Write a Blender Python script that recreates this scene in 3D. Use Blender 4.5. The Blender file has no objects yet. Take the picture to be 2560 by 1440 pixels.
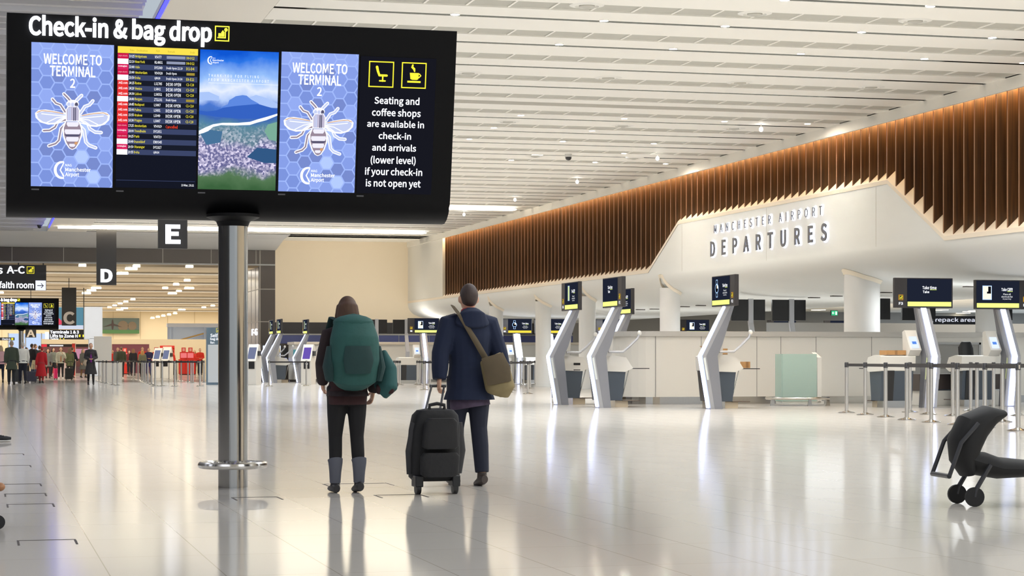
import bpy, bmesh, math, random
from mathutils import Vector, Matrix, Euler
random.seed(7)
S = bpy.context.scene
COL = S.collection
PI = math.pi
# ---------------------------------------------------------------- camera
FPX, CXP, HYP, EYE = 5100.0, 1280.0, 898.0, 1.06      # focal length and horizon in pixels of the 2560x1440 frame, eye height
YAW = math.atan2(1330, FPX)
cam = bpy.data.objects.new('camera', bpy.data.cameras.new('camera')); COL.objects.link(cam)
cam.location = (0, 0, EYE); cam.rotation_euler = (PI/2, 0, -YAW)
cam.data.sensor_width = 36; cam.data.lens = 36*FPX/2560; cam.data.shift_y = (HYP-720)/2560
cam.data.clip_end = 600; cam.data.clip_start = .1
S.camera = cam
# ---------------------------------------------------------------- world, exposure, large lights
w = bpy.data.worlds.new('world'); S.world = w; w.use_nodes = True
w.node_tree.nodes['Background'].inputs[0].default_value = (.80, .90, 1, 1)
w.node_tree.nodes['Background'].inputs[1].default_value = .55
S.view_settings.view_transform = 'Standard'; S.view_settings.look = 'None'
S.view_settings.exposure = 0.10; S.view_settings.gamma = 1; S.view_settings.use_curve_mapping = False
S.cycles.max_bounces = 7; S.cycles.diffuse_bounces = 4; S.cycles.glossy_bounces = 4
S.cycles.transmission_bounces = 4; S.cycles.transparent_max_bounces = 6
S.cycles.sample_clamp_indirect = 4.0; S.cycles.caustics_reflective = False; S.cycles.caustics_refractive = False
S.cycles.use_denoising = True
CEIL = 6.9
FARZ = 5.70
def area(name, loc, sx, sy, power, col=(1, .96, .9), rot=(0, 0, 0)):
    l = bpy.data.lights.new(name, 'AREA'); l.shape = 'RECTANGLE'; l.size = sx; l.size_y = sy; l.energy = power; l.color = col
    o = bpy.data.objects.new(name, l); COL.objects.link(o); o.location = loc; o.rotation_euler = rot; return o
# luminaires of the hall above and behind the photographer, and of the check-in hall ceiling
for i, y in enumerate((-12, -2, 8, 17, 24)):
    area('hall_luminaire', (12, y, CEIL-.02), 15, 3.0, 700, (.90, .95, 1.0))
    area('hall_luminaire', (-8, y, CEIL-.02), 14, 3.0, 260, (.84, .88, 1))
for k in range(-1, 22):                                                              # added fill lamps hidden in the gaps between the ceiling planks
    l = area('added_gap_fill', (11.8, 32.5+2.815*k+1.25, CEIL+.105), 13.0, .09, 205 if k != 4 else 1, (.89, .945, 1.0)); l.data.spread = math.radians(110)
for y in (36, 52, 68, 84):
    area('concourse_luminaire', (-9, y, CEIL-.05), 10, 2, 420, (.95, .97, 1))
area('added_ceiling_fill', (12.2, 60, 5.0), 15, 70, 640, (.97, .98, 1.0), (PI, 0, 0))           # added midair fill lamp, facing up to brighten the plank ceiling
area('added_louvre_fill', (-8, 60, 5.0), 16, 66, 240, (.86, .9, 1.0), (PI, 0, 0))  # second midair fill lamp, added to lift the louvred ceiling
area('added_wall_fill', (18.6, 96.6, 1.9), 9, .8, 150, (1, .95, .86), (PI, 0, 0))        # unseen fill lamp added behind the far counter to brighten the cream wall
area('cove_light', (20.93, 60, 6.80), .14, 64, 2400, (1, .64, .29))                  # warm cove behind the bulkhead over the wood fins
for y in (111, 126, 141, 156, 171, 186, 195):
    area('far_hall_luminaire', (4, y, FARZ), 46, 7, 1900, (1, .94, .84))
for y in (34, 46, 58, 72, 86):
    area('counter_luminaire', (25.5, y, 2.86), 6, 1.0, 270, (.92, .96, 1))
# ---------------------------------------------------------------- pixel -> place helpers (photo measured once, points lie on real planes)
SA, CA = math.sin(YAW), math.cos(YAW)
def at(u, v, z=0.0):
    d = FPX*(EYE-z)/(v-HYP); t = (u-CXP)/FPX
    return d*(SA+t*CA), d*(CA-t*SA)
def on_y(u, Y, v=None):
    t = (u-CXP)/FPX; d = Y/(CA-t*SA)
    return d*(SA+t*CA) if v is None else (d*(SA+t*CA), EYE+(HYP-v)*d/FPX)
def on_x(u, X, v=None):
    t = (u-CXP)/FPX; d = X/(SA+t*CA)
    return d*(CA-t*SA) if v is None else (d*(CA-t*SA), EYE+(HYP-v)*d/FPX)
def at_d(u, d):
    t = (u-CXP)/FPX; return d*(SA+t*CA), d*(CA-t*SA)
# ---------------------------------------------------------------- materials
def lin(c):
    r = []
    for x in c[:3]:
        x /= 255.0; r.append(x/12.92 if x <= .04045 else ((x+.055)/1.055)**2.4)
    return (*r, 1)
MATS = {}
def M(name, rgb, rough=.5, metal=0.0, noise=0.0, scale=8.0, spec=.5, stretch=None, bump=0.0, coat=0.0, alpha=None):
    if name in MATS: return MATS[name]
    m = bpy.data.materials.new(name); m.use_nodes = True; nt = m.node_tree; b = nt.nodes['Principled BSDF']
    b.inputs['Base Color'].default_value = lin(rgb); b.inputs['Roughness'].default_value = rough
    b.inputs['Metallic'].default_value = metal; b.inputs['Specular IOR Level'].default_value = spec
    b.inputs['Coat Weight'].default_value = coat
    if alpha is not None: b.inputs['Alpha'].default_value = alpha
    if noise or bump:
        tc = nt.nodes.new('ShaderNodeTexCoord'); mp = nt.nodes.new('ShaderNodeMapping'); n = nt.nodes.new('ShaderNodeTexNoise')
        nt.links.new(tc.outputs['Object'], mp.inputs[0]); nt.links.new(mp.outputs[0], n.inputs['Vector'])
        mp.inputs['Scale'].default_value = stretch or (1, 1, 1); n.inputs['Scale'].default_value = scale; n.inputs['Detail'].default_value = 4
        if noise:
            mx = nt.nodes.new('ShaderNodeMix'); mx.data_type = 'RGBA'
            c = lin(rgb); mx.inputs['A'].default_value = tuple(x*(1-noise) for x in c[:3])+(1,)
            mx.inputs['B'].default_value = tuple(min(1, x*(1+noise)) for x in c[:3])+(1,)
            nt.links.new(n.outputs['Fac'], mx.inputs['Factor']); nt.links.new(mx.outputs['Result'], b.inputs['Base Color'])
        if bump:
            bp = nt.nodes.new('ShaderNodeBump'); bp.inputs['Strength'].default_value = bump; bp.inputs['Distance'].default_value = .02
            nt.links.new(n.outputs['Fac'], bp.inputs['Height']); nt.links.new(bp.outputs[0], b.inputs['Normal'])
    MATS[name] = m; return m
def EM(name, rgb, s=1.0, oneside=False):
    if name in MATS: return MATS[name]
    m = bpy.data.materials.new(name); m.use_nodes = True; nt = m.node_tree
    nt.nodes.remove(nt.nodes['Principled BSDF']); e = nt.nodes.new('ShaderNodeEmission')
    e.inputs[0].default_value = lin(rgb); e.inputs[1].default_value = s
    out = nt.nodes['Material Output']
    if oneside:
        g = nt.nodes.new('ShaderNodeNewGeometry'); mt = nt.nodes.new('ShaderNodeMath'); mt.operation = 'MULTIPLY_ADD'
        nt.links.new(g.outputs['Backfacing'], mt.inputs[0]); mt.inputs[1].default_value = -s; mt.inputs[2].default_value = s
        nt.links.new(mt.outputs[0], e.inputs[1])
    nt.links.new(e.outputs[0], out.inputs[0]); MATS[name] = m; return m
def glass(name, rgb, mixf=.35, rough=.05):
    if name in MATS: return MATS[name]
    m = bpy.data.materials.new(name); m.use_nodes = True; nt = m.node_tree; b = nt.nodes['Principled BSDF']
    b.inputs['Base Color'].default_value = lin(rgb); b.inputs['Roughness'].default_value = rough
    t = nt.nodes.new('ShaderNodeBsdfTransparent'); mx = nt.nodes.new('ShaderNodeMixShader')
    t.inputs[0].default_value = lin(rgb)
    mx.inputs[0].default_value = mixf; nt.links.new(t.outputs[0], mx.inputs[1]); nt.links.new(b.outputs[0], mx.inputs[2])
    nt.links.new(mx.outputs[0], nt.nodes['Material Output'].inputs[0]); MATS[name] = m; return m
WHITE = M('white_panel', (232, 230, 224), .35)
WALLW = M('white_plaster', (234, 231, 222), .7, noise=.02, scale=.4)
STEEL = M('brushed_steel', (196, 194, 190), .16, 1.0, noise=.06, scale=30, stretch=(1, 1, .02))
STEELP = M('satin_post_steel', (214, 212, 208), .3, .9)
BLACK = M('black_plastic', (20, 20, 23), .35)
DARK = M('charcoal_panel', (46, 46, 50), .4)
BELT = M('black_webbing', (22, 20, 24), .7)
SLATE = M('slate_panel', (62, 72, 84), .4)
SILVER = M('silver_lacquer', (186, 188, 194), .35, .35)
CARD = M('cardboard', (186, 142, 92), .8, noise=.06, scale=20)
GREYP = M('grey_panel', (168, 170, 172), .4)
EW = EM('lit_white', (248, 250, 255), 1.25)
EWH = EM('lit_letter_white', (240, 244, 255), 3.2)
ELED = EM('led_white', (196, 208, 255), 4.0)
EY = EM('lit_yellow', (250, 236, 60), 1.0)
EYL = EM('lit_pale_yellow', (250, 250, 130), 1.15)
# ---------------------------------------------------------------- mesh builder
TEXTC = {}
FONT = None; FSZ = 1.0
try:
    FONT = bpy.data.fonts.load(bpy.utils.system_resource('DATAFILES', path='fonts')+'/Noto Sans CJK Regular.woff2')   # the sans face that ships with Blender
    FSZ = 2.0                                                        # that face is drawn small in its em square
except Exception: pass
def glyphs(s, ext=0.0, offset=0.0, res=3, spacing=1.0):
    bold = offset
    k = (s, ext, bold, res, spacing)
    if k in TEXTC: return TEXTC[k]
    cu = bpy.data.curves.new('lettering', 'FONT'); cu.body = s; cu.size = FSZ; cu.extrude = ext; cu.offset = offset*1.15; cu.resolution_u = res
    cu.space_character = spacing
    if FONT: cu.font = FONT
    ob = bpy.data.objects.new('lettering', cu); COL.objects.link(ob)
    dg = bpy.context.evaluated_depsgraph_get(); me = bpy.data.meshes.new_from_object(ob.evaluated_get(dg))
    vs = [v.co.copy() for v in me.vertices]; fs = [tuple(p.vertices) for p in me.polygons]
    bpy.data.objects.remove(ob); bpy.data.curves.remove(cu); bpy.data.meshes.remove(me)
    x0 = min(v.x for v in vs); x1 = max(v.x for v in vs); y0 = min(v.y for v in vs); y1 = max(v.y for v in vs)
    TEXTC[k] = (vs, fs, x0, x1, y0, y1); return TEXTC[k]
def clip(poly, x0, x1, y0, y1):
    for ax, lim, sg in ((0, x0, 1), (0, x1, -1), (1, y0, 1), (1, y1, -1)):
        out = []
        for i in range(len(poly)):
            a, b = poly[i-1], poly[i]; da, db = sg*(a[ax]-lim), sg*(b[ax]-lim)
            if da >= 0: out.append(a)
            if (da > 0 > db) or (da < 0 < db):
                t = da/(da-db); out.append((a[0]+(b[0]-a[0])*t, a[1]+(b[1]-a[1])*t))
        poly = out
        if len(poly) < 3: return []
    return poly
class MB:
    def __init__(s): s.v = []; s.f = []; s.fm = []; s.sm = []; s.mats = []; s.T = Matrix.Identity(4)
    def mi(s, m):
        if m not in s.mats: s.mats.append(m)
        return s.mats.index(m)
    def add(s, vs, fs, m, smooth=False):
        o = len(s.v); s.v += [s.T @ Vector(v) for v in vs]; i = s.mi(m)
        for f in fs: s.f.append(tuple(x+o for x in f)); s.fm.append(i); s.sm.append(smooth)
        return s
    def box(s, x0, x1, y0, y1, z0, z1, m):
        vs = [(x, y, z) for z in (z0, z1) for y in (y0, y1) for x in (x0, x1)]
        return s.add(vs, [(0, 2, 3, 1), (4, 5, 7, 6), (0, 1, 5, 4), (2, 6, 7, 3), (0, 4, 6, 2), (1, 3, 7, 5)], m)
    def prism(s, poly, lo, hi, m, axis='x', smooth=False):
        n = len(poly)
        f = {'x': lambda a, b, t: (t, a, b), 'y': lambda a, b, t: (a, t, b), 'z': lambda a, b, t: (a, b, t)}[axis]
        ar = sum(poly[i-1][0]*poly[i][1]-poly[i][0]*poly[i-1][1] for i in range(n))
        if (ar < 0) != (axis == 'y'): poly = poly[::-1]
        vs = [f(a, b, lo) for a, b in poly]+[f(a, b, hi) for a, b in poly]
        s.add(vs, [tuple(range(n))[::-1], tuple(range(n, 2*n))], m)
        return s.add(vs, [(i, (i+1) % n, (i+1) % n+n, i+n) for i in range(n)], m, smooth)
    def poly(s, pts, m): return s.add(pts, [tuple(range(len(pts)))], m)
    def rect(s, x0, x1, z0, z1, y, m): return s.poly([(x0, y, z0), (x1, y, z0), (x1, y, z1), (x0, y, z1)], m)
    def rings(s, R, m, cap=True, smooth=True):
        n = len(R[0]); o = []
        for r in R: o += r
        fs = [(k*n+i, k*n+(i+1) % n, (k+1)*n+(i+1) % n, (k+1)*n+i) for k in range(len(R)-1) for i in range(n)]
        if cap: fs += [tuple(range(n))[::-1], tuple(range((len(R)-1)*n, len(R)*n))]
        return s.add(o, fs, m, smooth)
    def loft(s, pts, rad, m, n=12, right=None, cap=True, smooth=True):
        pts = [Vector(p) for p in pts]; R = []; prev = None
        for k, p in enumerate(pts):
            t = (pts[min(k+1, len(pts)-1)]-pts[max(k-1, 0)]).normalized()
            if right is not None: r = Vector(right)
            elif prev is not None: r = prev
            else: r = Vector((1, 0, 0)) if abs(t.x) < .9 else Vector((0, 1, 0))
            r = (r-t*r.dot(t)).normalized(); prev = r; u = t.cross(r)
            a = rad[k] if isinstance(rad, (list, tuple)) else rad
            a, b = a if isinstance(a, (list, tuple)) else (a, a)
            R.append([p+r*(a*math.cos(2*PI*i/n))+u*(b*math.sin(2*PI*i/n)) for i in range(n)])
        return s.rings(R, m, cap, smooth)
    def tube(s, pts, r, m, n=8): return s.loft(pts, r, m, n)
    def lathe(s, prof, m, c=(0, 0, 0), n=24, smooth=True):
        R = [[Vector((c[0]+max(r, 1e-4)*math.cos(2*PI*i/n), c[1]+max(r, 1e-4)*math.sin(2*PI*i/n), c[2]+z)) for i in range(n)] for r, z in prof]
        return s.rings(R, m, True, smooth)
    def ell(s, c, r, m, n=14, k=9):
        c = Vector(c); R = []
        for j in range(k+1):
            th = PI*(j+.02)/(k+.04); R.append([c+Vector((r[0]*math.sin(th)*math.cos(2*PI*i/n), r[1]*math.sin(th)*math.sin(2*PI*i/n), -r[2]*math.cos(th))) for i in range(n)])
        return s.rings(R, m)
    def torus(s, c, R, r, m, n=40, k=10):
        pts = [[Vector((c[0]+(R+r*math.cos(2*PI*j/k))*math.cos(2*PI*i/n), c[1]+(R+r*math.cos(2*PI*j/k))*math.sin(2*PI*i/n), c[2]+r*math.sin(2*PI*j/k))) for j in range(k)] for i in range(n+1)]
        return s.rings(pts, m, False)
    def text(s, st, x0, x1, z0, z1, y, m, ext=0.0, offset=0.0, res=3, keep=None, spacing=1.0, sq=1.0):
        """lettering in the x-z plane facing -y, fitted to the box; keep='l','c','r' keeps the aspect"""
        vs, fs, a0, a1, b0, b1 = glyphs(st, ext, offset, res, spacing)
        kz = (z1-z0)/(b1-b0); kx = (x1-x0)/(a1-a0)
        if keep:
            kx = min(kx, kz*sq); wd = kx*(a1-a0); x0 = {'l': x0, 'c': (x0+x1-wd)/2, 'r': x1-wd}[keep]
        return s.add([(x0+(v.x-a0)*kx, y-v.z*kz, z0+(v.y-b0)*kz) for v in vs], fs, m)
    def build(s, name, parent=None, bevel=0.0, sharp=35):
        me = bpy.data.meshes.new(name); me.from_pydata([tuple(v) for v in s.v], [], s.f); me.update()
        for m in s.mats: me.materials.append(m)
        me.polygons.foreach_set('material_index', s.fm); me.polygons.foreach_set('use_smooth', s.sm)
        if any(s.sm): me.set_sharp_from_angle(angle=math.radians(sharp))
        o = bpy.data.objects.new(name, me); COL.objects.link(o)
        if parent: o.parent = parent
        if bevel:
            b = o.modifiers.new('edge', 'BEVEL'); b.width = bevel; b.segments = 2; b.limit_method = 'ANGLE'; b.angle_limit = math.radians(40)
        return o
def tag(o, label=None, cat=None, group=None, kind=None):
    if label: o['label'] = label
    if cat: o['category'] = cat
    if group: o['group'] = group
    if kind: o['kind'] = kind
    return o
def thing(name, label, cat, loc=(0, 0, 0), rz=0.0, group=None):
    o = bpy.data.objects.new(name, None); COL.objects.link(o); o.location = (*loc, 0)[:3]; o.rotation_euler = (0, 0, rz)
    o.empty_display_size = .2
    return tag(o, label, cat, group)
def struct(o): o['kind'] = 'structure'; return o
def dup(o, loc, rz=None, label=None, group=None, parent=None):
    c = o.copy(); COL.objects.link(c)
    if parent is not None: c.parent = parent
    else:
        c.location = (*loc, 0)[:3]
        if rz is not None: c.rotation_euler = (0, 0, rz)
        if label: c['label'] = label
        if group: c['group'] = group
    for ch in list(o.children): dup(ch, None, parent=c)
    return c
ORD = 'first second third fourth fifth sixth seventh eighth ninth tenth eleventh twelfth thirteenth fourteenth fifteenth sixteenth seventeenth eighteenth nineteenth twentieth'.split()
ORD += ['twenty-'+x for x in ORD[:9]]+['thirtieth']+['thirty-'+x for x in ORD[:9]]+['fortieth']+['forty-'+x for x in ORD[:9]]
# ================================================================ FLOOR
def floor_mat():
    m = bpy.data.materials.new('polished_white_tile'); m.use_nodes = True; nt = m.node_tree; b = nt.nodes['Principled BSDF']
    tc = nt.nodes.new('ShaderNodeTexCoord'); L = nt.links.new
    br = nt.nodes.new('ShaderNodeTexBrick'); br.offset = 0.0; br.squash = 1.0
    mp = nt.nodes.new('ShaderNodeMapping'); mp.inputs['Location'].default_value = (-.616, -.10, 0)
    L(tc.outputs['Object'], mp.inputs[0]); L(mp.outputs[0], br.inputs['Vector'])
    br.inputs['Scale'].default_value = 1; br.inputs['Brick Width'].default_value = .55; br.inputs['Row Height'].default_value = 1.1
    br.inputs['Mortar Size'].default_value = .0035; br.inputs['Mortar Smooth'].default_value = .2
    br.inputs['Color1'].default_value = lin((222, 217, 209)); br.inputs['Color2'].default_value = lin((219, 214, 206)); br.inputs['Mortar'].default_value = lin((186, 178, 168))
    nt.nodes.remove(b); df_ = nt.nodes.new('ShaderNodeBsdfDiffuse'); gl = nt.nodes.new('ShaderNodeBsdfGlossy'); gl.distribution = 'BECKMANN'; gl.inputs['Roughness'].default_value = .115
    fr_ = nt.nodes.new('ShaderNodeFresnel'); fr_.inputs['IOR'].default_value = 1.48; mx = nt.nodes.new('ShaderNodeMixShader')
    L(br.outputs['Color'], df_.inputs[0]); cap = nt.nodes.new('ShaderNodeMath'); cap.operation = 'MINIMUM'; cap.inputs[1].default_value = .70; L(fr_.outputs[0], cap.inputs[0]); L(cap.outputs[0], mx.inputs[0]); L(df_.outputs[0], mx.inputs[1]); L(gl.outputs[0], mx.inputs[2]); L(mx.outputs[0], nt.nodes['Material Output'].inputs[0])
    return m
b = MB(); b.poly([(-60, -30, 0), (60, -30, 0), (60, 230, 0), (-60, 230, 0)], floor_mat()); struct(b.build('floor'))
# thin recessed outlines of the floor boxes
HM = M('hatch_gap', (70, 64, 60), .6)
hatches = [((47, 185), 1350, 'largest, nearest the lower left corner of the floor'), ((20, 130), 1260, 'at left, just beyond the largest one'),
           ((14, 111), 1234, 'third beyond the largest one at left'), ((5, 99), 1210, 'fourth beyond the largest one at left'),
           ((-30, 74), 1164, 'fifth beyond the largest one at left'), ((-60, 57), 1135, 'farthest of the row at left'),
           ((580, 692), 1243, 'just in front of the steel sign post'), ((935, 1050), 1237, 'in front of the black suitcase'), ((806, 968), 1209, 'beside the feet of the woman')]
for (u0, u1), v, wh in hatches:
    x0, y = at(u0, v); x1, y1 = at(u1, v); y = (y+y1)/2; g = .012; dp = .32
    h = MB(); h.box(x0, x1, y-g, y, 0, .002, HM); h.box(x0-g, x0, y-dp, y, 0, .002, HM); h.box(x1, x1+g, y-dp, y, 0, .002, HM)
    tag(h.build('floor_hatch'), 'thin dark outline of a floor hatch, '+wh, 'floor hatch', 'floor hatches in the white tiles')
# ================================================================ CEILING of the check-in hall
CP = M('ceiling_plank_white', (250, 247, 238), .6, noise=.015, scale=.5)
CT = M('perforated_ceiling_tile', (182, 180, 170), .8, noise=.04, scale=300)
CG = M('ceiling_gap', (120, 114, 100), .8)
CBF = M('added_gap_baffle', (44, 42, 36), .9, spec=.1)
CS = M('soffit_plaster', (240, 235, 224), .65)
XB, XS, XW, YE = 2.95, 4.72, 20.7, 95.0
cb = MB(); P = 2.815
cb.box(XS, XW+.6, 18, YE+6, CEIL+.12, CEIL+.2, CG)
k = -6
while True:
    yc = 32.5+P*k
    if yc > YE: break
    y0, y1, yr = yc-.34, yc+.34, yc+1.25
    wide = .30 if k == 4 else .085
    cb.box(XS, XW, y0-.02, y1+.02, CEIL+.03, CEIL+.06, CT)                           # perforated tile band
    n = int((XW-XS)/.716)
    for i in range(n+1):
        x = XS+.2+i*.716
        cb.box(x-.018, x+.018, y0, y1, CEIL+.012, CEIL+.03, CP)
    cb.box(XS, XW, y1, yr-wide, CEIL, CEIL+.06, CP)
    cb.box(XS, XW, yr+wide, yc+P-.34, CEIL, CEIL+.06, CP)
    for sg in (-1, 1): cb.box(XS, XW, yr+sg*wide-.004, yr+sg*wide+.004, CEIL+.004, CEIL+.12, CBF if k != 4 else CP)      # dark baffles added so the lamp-filled gaps still read as dark lines
    k += 1
cb.box(XS, XW, YE-.6, 101, CEIL, CEIL+.06, CP)
struct(cb.build('ceiling'))
xp_ = on_y(688, 100.0)
sb = MB()
sb.box(XB, XS-.03, 10, YE, CEIL-.03, CEIL+.2, CS)
sb.box(XS-.03, XS+.01, 10, YE, CEIL+.04, CEIL+.2, CG)
sb.prism([(YE, CEIL-.03), (YE+2, CEIL-.12), (YE+4.2, CEIL-.42), (YE+4.8, 6.41), (YE+5.2, 6.41), (YE+5.2, CEIL+.2), (YE, CEIL+.2)], -30, xp_, M('cove_grey', (205, 206, 206), .6), 'x')
struct(sb.build('ceiling_soffit'))
# left part of the ceiling: louvres with bright light slots between them
lb = MB(); LV = M('louvre_grey', (196, 196, 198), .55); ESL = EM('slot_light', (246, 248, 255), 2.2)
P2 = 2.60; k = -8
lb.box(-26, XB-.35, 10, YE, CEIL+.26, CEIL+.3, CG)
while True:
    y = 31.6+P2*k; k += 1
    if y > YE-P2: break
    for j in range(4):
        lb.box(-26, XB-.3-.02*j, y+.06+j*.64, y+.60+j*.64, CEIL+.02, CEIL+.09, LV)
        lb.box(-26, XB-.3-.02*j, y+.58+j*.64, y+.60+j*.64, CEIL-.06, CEIL+.02, LV)
    lb.box(-26, XB-.5, y-.03, y+.03, CEIL-.02, CEIL+.05, ESL)
struct(lb.build('ceiling_louvre'))
bl = MB(); bl.box(XB-.03, XB, 12, YE-3, CEIL-.06, CEIL+.02, EM('blue_led', (44, 44, 255), 7.0))
bl.box(XB, XB+.02, 12, YE-3, CEIL-.08, CEIL+.1, CS)
tag(bl.build('blue_light_strip'), 'glowing blue light strip along the edge between louvred and plain ceiling', 'light strip')
# ================================================================ RIGHT WALL : zigzag, fins, bulkhead, curved soffit
ZB = 6.64
zz = [(24, 3.77), (37.2, 3.77), (45.22*1.0, 3.80)]
def wy(u): return on_x(u, XW)
zig = [(18, 3.70), (wy(2362), 3.79), (wy(2219), 5.29), (wy(1696), 5.29), (wy(1621), 3.92), (92.0, 3.95), (101, 3.95)]
def zprof(y):
    for (a, za), (c, zc) in zip(zig, zig[1:]):
        if a <= y <= c: return za+(zc-za)*(y-a)/(c-a)
    return zig[-1][1]
ys = sorted(set([18+i*1.0 for i in range(84)]+[p[0] for p in zig]))
rw = MB()
prof = [(0, -.09), (0, 3.72), (.03, 3.60), (.12, 3.45), (.30, 3.30), (.60, 3.17), (1.0, 3.07), (1.5, 2.99), (2.3, 2.93), (4.0, 2.9), (8.6, 2.9), (8.6, 3.1)]
R = []
for y in ys:
    z = zprof(y); R.append([Vector((XW+dx, y, z-.10 if dz < 0 else dz)) for dx, dz in prof])
n = len(prof)
rw.add([p for r in R for p in r], [(k*n+i, (k+1)*n+i, (k+1)*n+i+1, k*n+i+1) for k in range(len(R)-1) for i in range(n-1)], M('bulkhead_white', (244, 246, 244), .6), True)
LIP = M('ledge_cream', (250, 238, 220), .6)
R = []
for y in ys:
    z = zprof(y); R.append([Vector((XW-.012, y, z-.10)), Vector((XW-.012, y, z)), Vector((XW+.42, y, z+.40))])
rw.add([p for r in R for p in r], [(k*3+i, (k+1)*3+i, (k+1)*3+i+1, k*3+i+1) for k in range(len(R)-1) for i in range(2)], LIP)
JM = M('panel_joint', (214, 212, 206), .7)
for u in (1705, 1916, 2190):
    y = wy(u); rw.box(XW-.004, XW+.01, y-.008, y+.008, 3.74, zprof(y)-.12, JM)
struct(rw.build('wall_right'))
# the bulkhead hides the cove, so it is a front board and a top board
bk = MB(); bkm = M('bulkhead', (244, 240, 230), .65)
bk.box(XW-.06, XW+.0, 18, 101, ZB, CEIL+.02, bkm); bk.box(XW-.06, XW+1.2, 18, 101, CEIL+.0, CEIL+.2, bkm)
struct(bk.build('trim_1'))
bb = MB(); bb.box(XW+.44, XW+.6, 18, 92.1, 3.5, CEIL, M('fin_backing', (60, 34, 18), .7))
bb.box(XW, XW+.6, 92.1, 101, 3.9, CEIL, WALLW)
struct(bb.build('wall_backing'))
def wood():
    m = bpy.data.materials.new('dark_walnut_fin'); m.use_nodes = True; nt = m.node_tree; p = nt.nodes['Principled BSDF']; L = nt.links.new
    tc = nt.nodes.new('ShaderNodeTexCoord'); mp = nt.nodes.new('ShaderNodeMapping'); mp.inputs['Scale'].default_value = (9, 3, .25)
    n = nt.nodes.new('ShaderNodeTexNoise'); n.inputs['Scale'].default_value = 2.5; n.inputs['Detail'].default_value = 6
    L(tc.outputs['Object'], mp.inputs[0]); L(mp.outputs[0], n.inputs['Vector'])
    r = nt.nodes.new('ShaderNodeValToRGB'); r.color_ramp.elements[0].color = lin((44, 28, 14)); r.color_ramp.elements[1].color = lin((84, 54, 26))
    r.color_ramp.elements[0].position = .3; r.color_ramp.elements[1].position = .72
    L(n.outputs['Fac'], r.inputs[0]); L(r.outputs[0], p.inputs['Base Color']); p.inputs['Roughness'].default_value = .45; return m
WD = wood(); FE = M('fin_edge', (132, 92, 64), .5)
fb = MB(); y = 20.0
while y < 92:
    z = zprof(y)
    fb.prism([(XW+.02, z+.02), (XW+.43, z+.42), (XW+.43, ZB+.18), (XW+.02, ZB+.18)], y, y+.035, WD, 'y')
    fb.box(XW+.012, XW+.02, y-.004, y+.039, z+.015, ZB+.18, FE)
    y += .487
tag(fb.build('wood_fin_screen'), 'long screen of vertical dark walnut fins high on the right wall, lit warm from above', 'fin screen')
def split_text(par, nm, T, st, x0, x1, z0, z1, m, ext, off, res):
    a = MB(); a.text(st, x0, x1, z0, z1, 0, m, ext=ext, offset=off, res=res, spacing=1.6)
    iv = sorted((min(a.v[i].x for i in f), max(a.v[i].x for i in f)) for f in a.f); gr = []
    for lo, hi in iv:
        if gr and lo <= gr[-1][1]+1e-4: gr[-1][1] = max(gr[-1][1], hi)
        else: gr.append([lo, hi])
    for lo, hi in gr:
        b = MB(); b.T = T
        fs = [f for f in a.f if lo-1e-4 <= a.v[f[0]].x <= hi+1e-4]; ids = sorted(set(i for f in fs for i in f)); mp = {i: k for k, i in enumerate(ids)}
        b.add([a.v[i] for i in ids], [tuple(mp[i] for i in f) for f in fs], m); b.build(nm, par)
# halo-lit lettering on the wall: reads along -Y
def wall_letters(name, st, y0, y1, z0, z1, label, off):
    t = thing(name, label, 'lettering', (XW, y0, 0), 0)
    T = Matrix.Translation((-.05, 0, 0)) @ Matrix.Rotation(-PI/2, 4, 'Z')
    split_text(t, 'letter', T, st, 0, y0-y1, z0, z1, M('letter_metal', (88, 88, 92), .5), .018, off, 4)
    T = Matrix.Translation((-.03, 0, 0)) @ Matrix.Rotation(-PI/2, 4, 'Z')
    split_text(t, 'halo_light', T, st, -.006, y0-y1+.006, z0-.006, z1+.006, EM('halo_white', (214, 224, 255), 9.0), 0, off+.002, 3)
wall_letters('wall_lettering', 'MANCHESTER AIRPORT', 55.9, 48.05, 4.72, 4.955, 'small halo-lit capitals on the white wall above the larger word', .005)
wall_letters('wall_lettering', 'DEPARTURES', 56.2, 47.75, 4.045, 4.50, 'large halo-lit grey capitals reading DEPARTURES on the white wall', .020)
# round columns under the soffit
CW = M('column_white', (226, 226, 224), .5); RL = M('ring_glow_cream', (250, 240, 222), .5)
for i, (u, d, dia, lb_) in enumerate(((1675, 64.2, .64, 'just left of the centre of the big white counter'), (2155, 51.3, .90, 'thick one behind the black double displays'),
        (1468, 72.8, .60, 'behind the three angled kiosk displays'), (1358, 79, .6, 'second beyond the kiosk displays'), (1240, 86, .6, 'farthest, behind the man in the navy jacket'), (2475, 57, .8, 'behind the display of the rightmost kiosk'))):
    x, y = at_d(u, d); t = thing('round_column', 'white round column under the curved soffit, '+lb_, 'column', (x, y, 0), 0, 'white columns under the soffit')
    c = MB(); c.lathe([(dia/2, 0), (dia/2, 3.3)], CW); c.build('shaft', t)
    # flared collar at the soffit; its pale colour stands in for a lit ring
    ring = MB(); R = []
    for j in range(33):
        a = 2*PI*j/32; row = []
        for rr, dz in ((dia/2+.005, -.10), (dia/2+.06, .0), (dia/2+.005, .02)):
            px, py = rr*math.cos(a), rr*math.sin(a); ex = x+px-XW
            zs = 3.72
            for (a0, b0), (a1, b1) in zip(prof[1:], prof[2:-1]):
                if a0 <= ex <= a1: zs = b0+(b1-b0)*(ex-a0)/(a1-a0)
            row.append(Vector((px, py, zs+dz-.01)))
        R.append(row)
    ring.rings(R, RL, False); ring.build('collar', t)
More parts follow.
